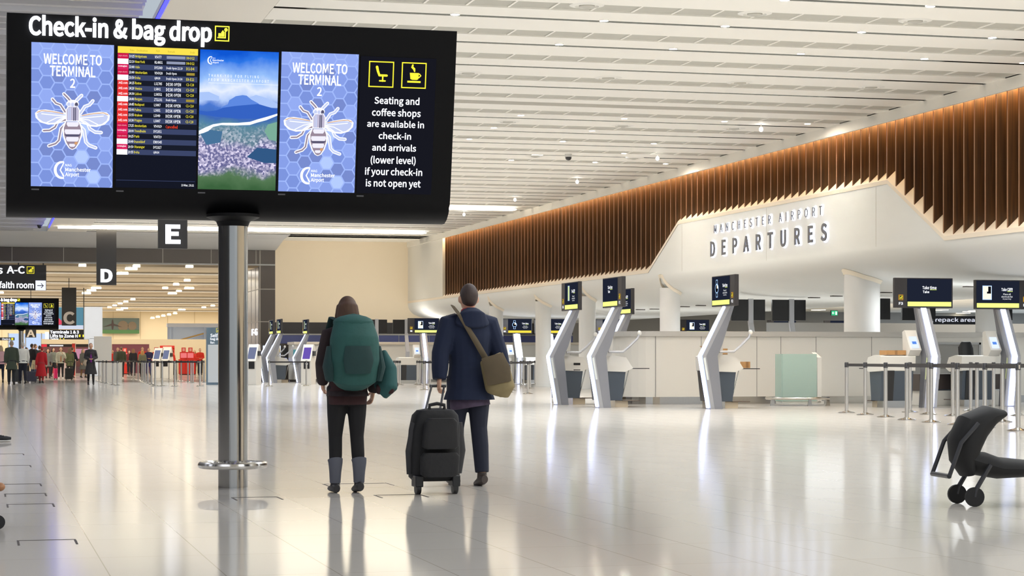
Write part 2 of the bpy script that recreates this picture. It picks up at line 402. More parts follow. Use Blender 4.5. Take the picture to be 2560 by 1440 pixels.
# ================================================================ BACK WALL and opening
YB = 100.0
xo, xp = on_y(650, YB), on_y(688, YB)
bw = MB(); CR = M('cream_wall', (244, 230, 206), .7, noise=.02, scale=.3)
bw.box(xp, 29.3, YB, YB+.5, 2.88, CEIL+.2, CR)
bw.box(xp, 29.3, YB+.03, YB+.5, 2.30, 2.88, M('black_strip', (34, 33, 38), .4))
bw.box(xp, 29.3, YB-.02, YB+.03, 2.25, 2.32, GREYP)
BLUEW = M('blue_back_panel', (84, 94, 150), .5)
bw.box(xp, 29.3, YB+.03, YB+.5, 0, 2.25, BLUEW)
x = xp
while x < 29: bw.box(x-.012, x+.012, YB+.015, YB+.03, 0, 2.25, GREYP); x += 1.55
struct(bw.build('wall_back'))
fa = MB(); FD = M('fascia_bronze', (74, 68, 66), .35, noise=.04, scale=2); FJ = M('fascia_joint', (170, 166, 160), .4)
fa.box(-40, xp, YB, YB+.4, 5.73, 6.41, FD); fa.box(-40, xp, YB-.03, YB+.4, 6.41, 6.52, GREYP); fa.box(-40, xp, YB-.03, YB+.4, 5.66, 5.73, GREYP)
for u in (30, 159, 286, 407, 528, 640):
    x = on_y(u, YB); fa.box(x-.015, x+.015, YB-.012, YB, 5.73, 6.41, FJ)
fa.box(xo, xp, YB, YB+.4, 0, 5.73, FD)
for z in (2.9, 4.5): fa.box(xo, xp, YB-.012, YB, z-.02, z+.02, FJ)
fa.box(xo-.02, xo+.02, YB-.012, YB, 0, 6.4, FJ)
fa.box(xo-.02, xo+.5, YB+.4, YB+4.5, 0, 5.6, M('fascia_gloss', (104, 108, 124), .18))
for z in (2.9, 4.5): fa.box(xo-.03, xo-.02, YB, YB+4.5, z-.02, z+.02, FJ)
for y in (YB+1.6, YB+3.2): fa.box(xo-.03, xo-.02, y-.02, y+.02, 0, 5.6, FJ)
struct(fa.build('wall_portal'))
# unseen sides of the hall
ub = MB(); DK = M('dark_glass_facade', (40, 42, 50), .25)
ub.box(-27, -26.6, -25, 100, 0, CEIL+.3, DK); struct(ub.build('wall_left'))
ub = MB(); ub.box(-30, 60, -30, 18, CEIL+.02, CEIL+.3, M('plain_ceiling', (222, 218, 208), .7)); ub.box(76, 76.4, -30, 132, 0, 7.2, M('far_grey_wall', (190, 190, 188), .6))
ub.box(23, 23.4, -30, 17, 0, CEIL, M('added_warm_cream', (226, 206, 176), .6)); struct(ub.build('wall_outer'))  # cream wall added out of view to warm the steel post's reflection
# ================================================================ FAR HALL beyond the opening
FZ = 5.75
fh = MB(); FW = M('far_plank_cream', (214, 200, 176), .7, noise=.03, scale=.4); FG = M('far_gap', (176, 162, 138), .7); FR = M('far_rail_grey', (188, 184, 176), .4)
fh.box(-60, 60, 104.5, 205, FZ+.2, FZ+.3, FG)
y = 105.0; k = 0
while y < 204:
    fh.box(-60, 60, y, y+3.35, FZ+.03*(k % 2), FZ+.2, FW)
    if k % 4 == 1: fh.box(-60, 60, y+3.3, y+3.5, FZ-.10, FZ+.0, FR)
    y += 3.6; k += 1
struct(fh.build('ceiling_far_hall'))
fb2 = MB(); CR2 = M('far_cream_panel', (232, 216, 184), .7)
fb2.box(-60, 60, 200, 200.5, 0, FZ+.3, CR2)
for i in range(40): fb2.box(-50+i*2.6, -49.97+i*2.6, 199.97, 200, 0, FZ, M('far_joint', (196, 178, 140), .7))
fb2.box(-40, -39.6, 104.5, 200, 0, FZ+.2, CR2); fb2.box(28.9, 29.3, 104.5, 200, 0, FZ+.2, CR2)
for i in range(9): fb2.box(28.8, 28.9, 130+i*7, 131.6+i*7, 3.6, 5.4, DARK)
struct(fb2.build('wall_far_hall'))
EWARM = EM('warm_panel', (255, 240, 205), 9.0)
fl = [(1008, 413), (1047, 413), (940, 450), (978, 450), (1465, 503), (1378, 535), (1293, 563), (1465, 565), (1495, 565), (1400, 587), (1335, 606), (1362, 606), (735, 563), (770, 563), (700, 583), (730, 583), (662, 604), (690, 604), (1040, 652), (985, 669), (940, 685), (897, 700), (857, 714), (962, 722), (985, 722), (925, 733), (948, 733), (1595, 715), (1665, 702), (1410, 733), (1435, 733), (1370, 762), (1323, 772), (1278, 781), (1235, 790), (1193, 799), (645, 387), (1068, 392), (1482, 396), (8, 600)]
rows = sorted(fl, key=lambda p: (p[1]//12, p[0])); proto = None
for i, (a, c) in enumerate(rows):
    zl = FZ
    x, y = at(a*.3195, 540+c*.3195, FZ-.15)
    if y > 185: zl = EYE+.15+(HYP-540-c*.3195)*188/FPX; x, y = at(a*.3195, 540+c*.3195, zl-.15)
    lab = 'square warm ceiling light of the far hall, %s counted by rows from the top' % ORD[i]
    if proto is None:
        proto = thing('panel_light', lab, 'ceiling light', (x, y, zl), 0, 'warm lights of the far hall')
        m_ = MB(); m_.box(-.15, .15, -.15, .15, -.1, 0, M('lamp_frame', (210, 205, 195), .5)); m_.build('frame', proto)
        m_ = MB(); m_.box(-.17, .17, -.17, .17, -.2, -.1, EWARM); m_.build('diffuser', proto)
    else: dup(proto, (x, y, zl), 0, lab)
# ================================================================ LIGHT FITTINGS of the ceiling
ELAMP = EM('downlight_lens', (255, 244, 226), 900.0, True)
TRIM = M('lamp_trim', (238, 236, 230), .4)
dl = [(1138, 37), (1510, 52.6), (1813, 66), (1398, 112), (1683, 123), (1962, 1), (2326, 17), (2154, 81), (2481, 95), (2002, 135), (2311, 147.6), (2558, 158), (2019, 310), (1302, 289), (1561, 297), (1811, 304), (1480, 327.6), (1235, 320), (1173, 348), (1407, 354), (1634.5, 359.4), (1278, 400.6), (1488, 406), (1664, 410), (1560, 384)]
dl.sort(key=lambda p: (round(p[1]-(p[0]-1280)*.035)//14, p[0])); proto = None
def lamp_kind(pos, lab, grp):
    global proto
    if proto is None:
        proto = thing('downlight', lab, 'downlight', pos, 0, grp)
        a = MB(); a.lathe([(.085, .03), (.085, -.012), (.072, -.012), (.072, .03)], TRIM, n=20); a.build('trim', proto)
        a = MB(); a.add([(.072*math.cos(-2*PI*i/10), .072*math.sin(-2*PI*i/10), -.008) for i in range(10)], [tuple(range(10))], ELAMP); a.build('lens', proto)
    else: dup(proto, pos, 0, lab, grp)
for i, (u, v) in enumerate(dl):
    x, y = at(u, v, CEIL-.012); lamp_kind((x, y, CEIL-.0), 'small round bright downlight in the plank ceiling, %s counted by rows from the top' % ORD[i], 'ceiling downlights')
stars = [(1643.6, 397), (1902.6, 324.5), (1443, 455.5), (1287.4, 500), (1160, 537)]
for i, (u, v) in enumerate(stars):
    x, y = at(u, v, CEIL-.14); t = thing('spotlight', 'tiny bright star-like spotlight hanging under the plank ceiling, %s from the left of five' % ORD[[1160, 1287.4, 1443, 1643.6, 1902.6].index(u)], 'spotlight', (x, y, CEIL), 0, 'hanging spotlights')
    a = MB(); a.tube([(0, 0, .0), (0, 0, -.08)], .012, TRIM); a.build('stem', t)
    a = MB(); a.ell((0, 0, -.13), (.05, .05, .06), EM('spot_bulb', (255, 252, 244), 14.0)); a.build('bulb', t)
df = [(1467, 17), (1887, 37), (2288, 55), (1170.6, 185), (1520.5, 197), (1850, 209), (2178, 220), (1270, 306), (1557, 316), (1835, 323), (1338, 392), (1584.6, 397)]
dproto = None
for i, (u, v) in enumerate(df):
    x, y = at(u, v, CEIL-.02); lab = 'round white air diffuser in the perforated tiles, %s counted by rows from the top' % ORD[i]
    if dproto is None:
        dproto = thing('air_diffuser', lab, 'diffuser', (x, y, CEIL+.03), 0, 'round ceiling diffusers')
        a = MB(); a.lathe([(.30, 0), (.29, -.03), (.20, -.05), (.19, -.02)], M('diffuser_white', (236, 234, 226), .5), n=32); a.build('ring', dproto)
        a = MB(); a.lathe([(.13, -.01), (.13, -.05), (.05, -.075), (.01, -.08)], M('diffuser_core', (180, 178, 168), .5), n=24); a.build('core', dproto)
    else: dup(dproto, (x, y, CEIL+.03), 0, lab)
x, y = at(193, -6, CEIL-.02)
dup(dproto, (x, y, CEIL+.01), 0, 'round white air diffuser at the top edge among the grey louvres above the sign')
# linear lights hung under the far end of the ceiling
EWS = EM('linear_warm', (255, 240, 212), 20.0)
for (ua, ub_, v, lab) in ((145, 1066, 574, 'long thin glowing ceiling light crossing behind the hanging letter signs'), (700, 1291, 517, 'glowing ceiling light ending in a rounded tip beside the wood fins')):
    xa, ya = at((ua+ub_)/2, v, CEIL-.06); x0 = on_y(ua, ya); x1 = on_y(ub_, ya)
    t = thing('linear_light', lab, 'ceiling light', (x0, ya, CEIL), 0)
    a = MB(); ln = x1-x0; hz = .05
    pr = [(ln-hz*6*(1-math.sin(q)), -.08+hz*math.cos(q)) for q in [i*PI/8 for i in range(9)]]
    a.prism([(0, -.08-hz), (ln-hz*6, -.08-hz)][::-1]+[(0, -.08+hz)]+pr[1:-1], -.05, .05, EWS, 'y'); a.build('diffuser', t)
    a = MB(); a.box(0, ln-.4, -.02, .02, -.02, .02, TRIM); a.build('rail', t)
# small dark cameras
for u, v, z, lab in ((1421, 392, CEIL-.08, 'small dark dome camera under the plank ceiling'), (99, 566, CEIL-.1, 'small dark dome camera under the louvred ceiling at left')):
    x, y = at(u, v, z); t = thing('dome_camera', lab, 'security camera', (x, y, CEIL))
    a = MB(); a.lathe([(.10, 0), (.11, -.05), (.10, -.09)], M('camera_shell', (210, 210, 206), .4) if u > 1000 else DARK); a.build('housing', t)
    a = MB(); a.ell((0, 0, -.10), (.09, .09, .09), BLACK); a.build('dome', t)
# dark slots in the curved soffit
for i, (u, v) in enumerate(((1568, 775), (1601, 772.6), (1636, 771), (1712, 765), (1752, 762), (2035, 742), (2091, 738), (2214, 729), (2425, 714))):
    x, y = at(u, v, 2.925); a = MB(); a.box(x-.16, x+.16, y-.09, y+.09, 2.885, 2.93, M('slot_dark', (70, 66, 60), .5))
    tag(a.build('soffit_slot'), 'small dark slot in the curved white soffit, %s from the left' % ORD[i], 'ceiling vent', 'slots of the soffit')
# ================================================================ MAIN SIGN TOTEM
TX, TY = 2.03, 16.95
y0_, z0_, y1_, z1_ = -.35, 3.80, -.10, 2.45
FL = math.hypot(y1_-y0_, z1_-z0_); TILT = math.atan2(y1_-y0_, z0_-z1_)
FACE = Matrix.Translation((0, y0_, z0_)) @ Matrix.Rotation(-TILT, 4, 'X') @ Matrix.Scale(1, 4)
# in FACE space: x across, z = -distance down the face, -y out of the face
FACE = Matrix.Translation((0, y0_, z0_)) @ Matrix.Rotation(TILT, 4, 'X')
def logo(mb, x, z, s, y, m):
    """small airport logo: ring and blade on the left, three lines of words"""
    pts = []
    for i in range(21):
        a = math.radians(75+i*(285-75)/20); pts.append((x+.055*s*1.1+.055*s*math.cos(a)*1.0, z+.065*s*math.sin(a)))
    for i in range(20):
        (ax, az), (bx, bz) = pts[i], pts[i+1]; th = .006*s*(1+.8*math.sin(PI*i/20)); L = math.hypot(bx-ax, bz-az); nx, nz = -(bz-az)/L*th, (bx-ax)/L*th
        mb.poly([(ax-nx, y, az-nz), (bx-nx, y, bz-nz), (bx+nx, y, bz+nz), (ax+nx, y, az+nz)], m)
    mb.poly([(x+.068*s, y, z+.055*s), (x+.078*s, y, z+.060*s), (x+.050*s, y, z), (x+.040*s, y, z)], m)
    mb.poly([(x+.040*s, y, z), (x+.050*s, y, z), (x+.080*s, y, z-.050*s), (x+.070*s, y, z-.055*s)], m)
    mb.text('MAG', x+.085*s, x+.135*s, z+.030*s, z+.050*s, y, m, keep='l', res=2)
    mb.text('Manchester', x+.085*s, x+.285*s, z-.010*s, z+.022*s, y, m, res=2, offset=.012)
    mb.text('Airport', x+.085*s, x+.195*s, z-.058*s, z-.018*s, y, m, res=2, offset=.008)
def bag_icon(mb, x0, x1, z0, z1, y, fg, bg):
    w_ = x1-x0; h_ = z1-z0
    X = lambda a: x0+a*w_
    Z = lambda a: z0+a*h_
    mb.rect(x0, x1, z0, z1, y, fg); mb.rect(X(.07), X(.93), Z(.07), Z(.93), y-.001, bg)
    mb.rect(X(.18), X(.70), Z(.20), Z(.27), y-.002, fg); mb.rect(X(.70), X(.76), Z(.20), Z(.78), y-.002, fg)
    mb.rect(X(.24), X(.42), Z(.30), Z(.52), y-.002, fg); mb.rect(X(.44), X(.66), Z(.30), Z(.62), y-.002, fg)
    mb.rect(X(.50), X(.60), Z(.62), Z(.70), y-.002, fg)
    mb.poly([(X(.76+.12*math.cos(a)), y-.002, Z(.76+.12*math.sin(a))) for a in [-i*2*PI/10 for i in range(10)]], fg)
def frame_box(mb, x0, x1, z0, z1, y, fg, bg, t=.012):
    mb.rect(x0, x1, z0, z1, y, fg); mb.rect(x0+t, x1-t, z0+t, z1-t, y-.001, bg)
def hexscreen(mb, x0, x1, z0, z1):
    ED = EM('screen_line', (158, 182, 246), 1.0); hs = [EM('screen_hex_%d' % i, c, 1.12) for i, c in enumerate(((116, 138, 206), (126, 148, 216), (138, 160, 226), (112, 130, 192), (168, 190, 246)))]
    mb.rect(x0, x1, z0, z1, -.006, ED); r = .0617; g = .0052; rnd = random.Random(3)
    W_ = x1-x0; col = 0; xx = x0+.028-1.5*r*2
    while xx < x1+r:
        zz_ = z1+.06-(r*.866 if col % 2 else 0)
        while zz_ > z0-r:
            rr = r-g/.866; pts = [(xx+rr*math.cos(PI/3*i), zz_+rr*math.sin(PI/3*i)) for i in range(6)]
            pts = clip(pts, x0, x1, z0, z1)
            top = (zz_-z0)/(z1-z0)
            q = 4 if rnd.random() < .07 and top < .4 else (2 if top > .9 or rnd.random() < .15 else (3 if rnd.random() < .25 else rnd.choice((0, 1))))
            if len(pts) > 2: mb.poly([(a, -.0075, b_) for a, b_ in pts], hs[q])
            zz_ -= 2*r*.866
        xx += 1.5*r; col += 1
def stroke(mb, pts, wds, y, m):
    """flat ribbon along a polyline"""
    n = len(pts)
    L_, R_ = [], []
    for i in range(n):
        a = Vector(pts[max(i-1, 0)]); c = Vector(pts[min(i+1, n-1)]); d = (c-a).normalized(); nn = Vector((-d.y, d.x)); w_ = wds[i] if isinstance(wds, (list, tuple)) else wds
        p = Vector(pts[i]); L_.append(p+nn*w_); R_.append(p-nn*w_)
    for i in range(n-1): mb.poly([(R_[i].x, y, R_[i].y), (R_[i+1].x, y, R_[i+1].y), (L_[i+1].x, y, L_[i+1].y), (L_[i].x, y, L_[i].y)], m)
    for p, w_ in ((pts[0], wds if not isinstance(wds, (list, tuple)) else wds[0]), (pts[-1], wds if not isinstance(wds, (list, tuple)) else wds[-1])):
        mb.poly([(p[0]+w_*math.cos(a), y, p[1]+w_*math.sin(a)) for a in [-i*PI/4 for i in range(8)]], m)
def bee(mb, x0, x1, z0, z1):
    OUT = EM('bee_outline', (246, 248, 255), 1.1); WG = EM('bee_wing', (196, 206, 240), 1.0); BD = EM('bee_body', (150, 134, 150), 1.0); ST = EM('bee_stripe', (232, 230, 244), 1.05); DKB = EM('bee_dark', (86, 84, 110), 1.0); OR = EM('bee_glint', (214, 160, 110), 1.0)
    def Q(zx, zy):
        fx = (zx-43)/(1275-43); top = -636+48*fx; bot = 1542+6*fx
        return (x0+fx*(x1-x0), z1-(zy-top)/(bot-top)*(z1-z0))
    sc = (x1-x0)/1232
    legs = [[(530, 140), (590, 200), (640, 260)], [(360, 220), (410, 280), (480, 305), (550, 410)], [(230, 695), (320, 690), (400, 640), (440, 560), (560, 530)], [(310, 925), (410, 890), (460, 840), (490, 660), (560, 590)]]
    for L_ in legs:
        for sgn in (0, 1):
            pp = [Q(a if not sgn else 1325-a, c+(22 if sgn else 0)) for a, c in L_]
            stroke(mb, pp, 27*sc, -.0085, OUT); stroke(mb, pp, 12*sc, -.0095, BD if sgn == 0 else WG)
    wing = [(575, 440), (420, 400), (260, 375), (150, 385), (100, 430), (110, 500), (180, 570), (300, 605), (420, 595), (500, 550), (575, 500)]
    wing_in = [(560, 450), (420, 425), (250, 405), (160, 415), (128, 450), (150, 510), (220, 560), (320, 580), (420, 570), (490, 530), (560, 490)]
    for sgn in (0, 1):
        f = lambda p: Q(p[0] if not sgn else 1325-p[0], p[1]+(28 if sgn else 0))
        for pl, y, m in ((wing, -.0105, OUT), (wing_in, -.0115, WG)):
            pp = [f(p) for p in pl]; pp = pp if sgn else pp[::-1]
            mb.poly([(a, y, c) for a, c in pp], m)
        for L_ in ([(560, 470), (400, 460), (200, 440)], [(560, 480), (420, 500), (280, 570)], [(560, 486), (480, 520), (410, 570)]): stroke(mb, [f(p) for p in L_], 7*sc, -.0125, OUT)
        stroke(mb, [f(p) for p in [(520, 435), (350, 405), (200, 392), (130, 420)]], 6*sc, -.0125, OR)
    def ellp(cx, cy, rx, ry, y, m, n=24): mb.poly([(*[Q(cx+rx*math.cos(a), cy+ry*math.sin(a))[0]], y, Q(cx+rx*math.cos(a), cy+ry*math.sin(a))[1]) for a in [i*2*PI/n for i in range(n)]], m)
    ab = lambda g: [(560-g, 560), (525-g, 650), (530-g, 760), (570-g, 880), (620-g*.6, 955+g*.3), (660, 975+g*.5), (705+g*.6, 955+g*.3), (755+g, 880), (795+g, 760), (795+g, 650), (760+g, 560)]
    for g, y, m in ((14, -.0125, OUT), (-8, -.0135, BD)): mb.poly([(Q(*p)[0], y, Q(*p)[1]) for p in ab(g)], m)
    for (a, c, d, e) in ((580, 750, 560, 630), (550, 778, 672, 745), (572, 752, 785, 855), (618, 700, 890, 935)):
        pp = [(a, c*0+d), (a-8, (d+e)/2), (a+14, e), (c-14, e), (c+8, (d+e)/2), (c, d)]
        mb.poly([(Q(*p)[0], -.0145, Q(*p)[1]) for p in pp], ST)
    mb.poly([(Q(*p)[0], -.0145, Q(*p)[1]) for p in ((540, 748), (570, 780), (750, 780), (790, 748))], DKB); mb.poly([(Q(*p)[0], -.0145, Q(*p)[1]) for p in ((700, 860), (690, 900), (730, 900), (745, 860))], OR)
    for g, y, m in ((12, -.0135, OUT), (-2, -.0145, EM('bee_thorax', (190, 184, 208), 1.0))): mb.poly([(Q(*p)[0], y, Q(*p)[1]) for p in ((570-g, 380), (575-g, 540+g), (755+g, 540+g), (758+g, 380), (730+g*.5, 330-g), (600-g*.5, 330-g))], m)
    for q in (600, 625, 680, 705): stroke(mb, [Q(q, 350), Q(q, 535)], 8*sc, -.0155, DKB if q > 640 else WG)
    ellp(660, 290, 95, 62, -.0125, OUT); ellp(605, 300, 26, 34, -.0135, WG); ellp(718, 300, 26, 34, -.0135, DKB); ellp(660, 300, 34, 40, -.0145, ST); ellp(660, 300, 22, 28, -.0155, WG)
def landscape_mat():
    m = bpy.data.materials.new('aerial_town_picture'); m.use_nodes = True; nt = m.node_tree; L = nt.links.new; nt.nodes.remove(nt.nodes['Principled BSDF'])
    e = nt.nodes.new('ShaderNodeEmission'); e.inputs[1].default_value = 1.0; L(e.outputs[0], nt.nodes['Material Output'].inputs[0])
    tc = nt.nodes.new('ShaderNodeTexCoord'); sep = nt.nodes.new('ShaderNodeSeparateXYZ'); L(tc.outputs['Generated'], sep.inputs[0])
    n = nt.nodes.new('ShaderNodeTexNoise'); n.inputs['Scale'].default_value = 5; n.inputs['Detail'].default_value = 8; L(tc.outputs['Object'], n.inputs['Vector'])
    ad = nt.nodes.new('ShaderNodeMath'); ad.operation = 'MULTIPLY_ADD'; L(n.outputs['Fac'], ad.inputs[0]); ad.inputs[1].default_value = .22; L(sep.outputs['Z'], ad.inputs[2])
    ad2 = nt.nodes.new('ShaderNodeMath'); ad2.operation = 'SUBTRACT'; L(ad.outputs[0], ad2.inputs[0]); ad2.inputs[1].default_value = .11
    r = nt.nodes.new('ShaderNodeValToRGB'); cr = r.color_ramp
    st = [(0, (58, 96, 60)), (.10, (86, 120, 84)), (.16, (176, 166, 206)), (.30, (196, 186, 226)), (.36, (120, 160, 160)), (.45, (88, 136, 156)), (.52, (62, 102, 176)), (.60, (74, 118, 206)), (.655, (176, 200, 244)), (.72, (226, 234, 252)), (.80, (150, 190, 246)), (.92, (44, 116, 226)), (1.0, (14, 84, 206))]
    while len(cr.elements) < len(st): cr.elements.new(.5)
    for el, (p, c) in zip(cr.elements, st): el.position = p; el.color = lin(c)
    L(ad2.outputs[0], r.inputs[0])
    # town speckle in the lower third
    v = nt.nodes.new('ShaderNodeTexVoronoi'); v.inputs['Scale'].default_value = 62; L(tc.outputs['Object'], v.inputs['Vector'])
    r2 = nt.nodes.new('ShaderNodeValToRGB'); r2.color_ramp.elements[0].color = lin((240, 232, 255)); r2.color_ramp.elements[1].color = lin((70, 76, 130)); r2.color_ramp.elements[0].position = .12; r2.color_ramp.elements[1].position = .62
    L(v.outputs['Color'], r2.inputs[0])
    mr = nt.nodes.new('ShaderNodeMapRange'); L(ad2.outputs[0], mr.inputs[0]); mr.inputs[1].default_value = .47; mr.inputs[2].default_value = .30; mr.inputs[3].default_value = 0; mr.inputs[4].default_value = .8
    mr2 = nt.nodes.new('ShaderNodeMapRange'); L(ad2.outputs[0], mr2.inputs[0]); mr2.inputs[1].default_value = .09; mr2.inputs[2].default_value = .15
    mu = nt.nodes.new('ShaderNodeMath'); mu.operation = 'MULTIPLY'; L(mr.outputs[0], mu.inputs[0]); L(mr2.outputs[0], mu.inputs[1])
    mx = nt.nodes.new('ShaderNodeMix'); mx.data_type = 'RGBA'; L(mu.outputs[0], mx.inputs['Factor']); L(r.outputs[0], mx.inputs['A']); L(r2.outputs[0], mx.inputs['B'])
    L(mx.outputs['Result'], e.inputs[0]); return m
BOARD = [('10:25', 'Bridgetown', 'VS077', '', 'D8-D12', 'v'), ('12:10', 'New York', 'KL4831', '', 'D8-D12', 'w'), ('13:40', 'Oslo', 'DY1349', 'Desk Open 11:10', 'D1-D4', 'n'), ('13:40', 'Amsterdam', 'VS6928', 'Desk Open', '', 'v'), ('13:50', 'Doha', 'QR028', 'Desk Open 10:30', 'E8-E12', 'w'), ('14:15', 'Rome', 'LS1785', 'DESK OPEN', 'C1-C18', 'j'), ('14:20', 'Venice', 'LS801', 'DESK OPEN', 'C1-C18', 'j'), ('14:30', 'Lisbon', 'LS8552', 'DESK OPEN', 'C1-C18', 'j'), ('14:40', 'Bergen', 'ZT2231', 'Desk Open', '', 'w'), ('14:45', 'Budapest', 'LS887', 'DESK OPEN', 'C1-C18', 'j'), ('15:00', 'Palma', 'LS831', 'DESK OPEN', 'C1-C18', 'j'), ('15:55', 'Krakow', 'LS949', 'DESK OPEN', 'C1-C18', 'j'), ('16:30', 'Prague', 'LS887', 'DESK OPEN', 'C1-C18', 'j'), ('17:25', 'Amsterdam', 'VS6929', 'Cancelled', '', 'v'), ('18:00', 'Trondheim', 'DY1351', '', '', 'n'), ('18:25', 'Paris', 'VS8719', '', '', 'v'), ('18:40', 'Dusseldorf', 'EW9345', '', '', 'w'), ('20:50', 'Stavanger', 'DY1327', '', '', 'n'), ('20:55', 'Doha', 'QR024', '', '', 'w')]
tot = thing('information_totem', 'large black check-in information sign with five panels on a thick steel post', 'information sign', (TX, TY, 0), 0)
HOUS = M('sign_housing_black', (7, 7, 9), .5, spec=.15)
pr = [(-.35, 3.80), (-.10, 2.45), (-.075, 2.37), (-.03, 2.30), (.04, 2.25), (.13, 2.222), (.22, 2.22), (.30, 2.25), (.34, 2.33), (.34, 2.45), (.10, 3.80)]
a = MB(); a.prism(pr, -1.825, 1.825, HOUS, 'x', True); a.build('housing', tot, bevel=.006)
a = MB(); a.T = FACE; TL = EM('title_white', (244, 246, 255), 5.0)
a.text('Check-in & bag drop', -1.655, -.215, -.215, -.008, -.022, TL, ext=.06, offset=.020, res=5); a.build('title_lettering', tot)
a = MB(); a.T = FACE; bag_icon(a, -.188, -.071, -.160, -.037, -.012, EM('icon_yellow', (252, 246, 70), 1.6), HOUS); a.build('luggage_symbol', tot)
for nm, (x0, x1) in (('screen', (-1.635, -.990)), ('screen', (.360, 1.0))):
    a = MB(); a.T = FACE; hexscreen(a, x0, x1, -1.370, -.224); bee(a, x0, x1, -1.370, -.224)
    EWT = EM('screen_white', (250, 252, 255), 1.35); c = (x0+x1)/2
    a.text('WELCOME TO', c-.228, c+.228, -.392, -.308, -.009, EWT, offset=.013); a.text('TERMINAL', c-.178, c+.178, -.486, -.404, -.009, EWT, offset=.013); a.text('2', c-.020, c+.020, -.575, -.502, -.009, EWT, offset=.013)
    logo(a, x0+.185, -1.235, 1.0, -.009, EWT); a.build(nm, tot)
a = MB(); a.T = FACE; x0, x1, z1, z0 = -.966, -.316, -.228, -1.366
RA, RB = EM('row_dark', (26, 30, 44), .9), EM('row_slate', (62, 72, 108), .9)
a.rect(x0, x1, z0, z1, -.006, EM('board_back', (22, 25, 38), .9)); a.rect(x0+.006, x1-.004, z1-.055, z1-.002, -.008, EM('board_yellow', (248, 222, 78), 1.0))
KM = EM('board_olive', (176, 150, 40), 1.0)
for st_, fx in (('Time', .10), ('Destination', .158), ('Flight', .31), ('Remark', .405), ('Desk', .585)): a.text(st_, x0+fx, x0+fx+.1, z1-.040, z1-.022, -.009, KM, keep='l', res=1, sq=.7)
LG = {'v': EM('logo_crimson', (204, 26, 74), 1.0), 'w': EM('logo_white', (250, 250, 255), 1.1), 'n': EM('logo_pink', (214, 40, 96), 1.0), 'j': EM('logo_red', (226, 52, 52), 1.0)}
rh = .0428
for i, (tm, de, fl_, rm, dk, lg) in enumerate(BOARD):
    zt = z1-.057-i*rh; zb = zt-rh
    a.rect(x0+.006, x1-.006, zb, zt, -.0075, RB if i % 2 == 0 else RA); a.rect(x0+.006, x0+.092, zb, zt, -.0085, LG[lg])
    if lg == 'j': a.text('Jet2.com', x0+.012, x0+.086, zb+.012, zb+.032, -.0095, EW, res=1, offset=.01)
    if lg == 'n': a.text('norwegian', x0+.012, x0+.080, zb+.016, zb+.034, -.0095, EW, res=1, offset=.01)
    if lg == 'v': a.text('virgin atlantic', x0+.012, x0+.084, zb+.014, zb+.030, -.0095, EM('logo_rose', (246, 190, 206), 1), res=1)
    tz0, tz1 = zb+.011, zb+.033
    a.text(tm, x0+.097, x0+.140, tz0, tz1, -.0095, EW, res=1, offset=.008)
    a.text(de, x0+.146, x0+.3, tz0-(.005 if any(ch in de for ch in 'gpy') else 0), tz1, -.0095, EY, keep='l', res=1, offset=.01, sq=.68)
    a.text(fl_, x0+.300, x0+.4, tz0, tz1, -.0095, EW, keep='l', res=1, offset=.006, sq=.68)
    if rm: a.text(rm, x0+.395, x0+.56, tz0-.004, tz1, -.0095, EW if rm != 'Cancelled' else EM('lit_red', (255, 70, 30), 1.2), keep='l', res=1, offset=.006, sq=.68)
    if i < 2: a.rect(x0+.395, x0+.545, tz0, tz1, -.009, EM('row_blur', (150, 158, 184), .9))
    if dk: a.text(dk, x0+.555, x0+.618, tz0, tz1, -.0095, EY, keep='r', res=1, offset=.008)
    elif lg in 'vw' and i < 10: a.rect(x0+.556, x0+.622, tz0, tz1-.002, -.009, EM('row_olive', (170, 150, 60), .9))
a.rect(x0+.006, x1-.01, -1.308, -1.304, -.008, RB); a.text('13 Mar, 13:21', x1-.12, x1-.018, -1.350, -1.328, -.009, EW, res=1, offset=.006)
a.build('departures_screen', tot)
a = MB(); a.T = FACE; a.box(-.302, .337, -.006, .002, -1.366, -.231, landscape_mat())
X3 = lambda u: -.302+u*.639
Z3 = lambda v: -.231-v*1.135
hill = lambda pts, m, y: a.poly([(X3(p), y, Z3(q)) for p, q in pts][::-1], m)
HB, HB2, HB3 = EM('hill_haze', (168, 194, 244), 1), EM('hill_blue', (92, 134, 220), 1), EM('hill_deep', (52, 96, 190), 1)
hill([(0, .305), (.12, .30), (.25, .33), (.25, .36), (0, .36)], HB, -.0068); hill([(.6, .34), (.72, .31), (.85, .33), (1, .37), (1, .40), (.6, .40)], HB, -.0068)
hill([(.26, .42), (.30, .40), (.36, .385), (.38, .355), (.46, .325), (.55, .315), (.60, .318), (.66, .345), (.75, .37), (.80, .40), (.80, .42)], HB2, -.0070)
hill([(0, .435), (.10, .44), (.22, .43), (.30, .41), (.45, .395), (.60, .385), (.75, .375), (.85, .39), (1, .41), (1, .46), (.8, .48), (.5, .485), (.2, .475), (0, .46)], HB3, -.0072)
hill([(0, .58), (.08, .555), (.18, .53), (.30, .518), (.50, .515), (.65, .505), (.75, .485), (.85, .468), (1, .44), (1, .455), (.86, .49), (.74, .51), (.65, .528), (.45, .535), (.28, .535), (.18, .55), (.12, .58), (.06, .595), (0, .605)], EM('river_white', (236, 242, 255), 1.1), -.0078)
hill([(.84, .57), (.88, .52), (1, .50), (1, .64), (.9, .63)], EM('field_green', (120, 170, 150), 1), -.0074); hill([(.62, .76), (.75, .69), (1, .70), (1, .80), (.85, .80), (.70, .775)], EM('wood_blue', (48, 86, 130), 1), -.0074)
hill([(.02, .60), (.12, .57), (.30, .58), (.28, .66), (.1, .68)], EM('wood_teal', (70, 112, 150), 1), -.0073)
logo(a, X3(.095), Z3(.075), .46, -.009, EW)
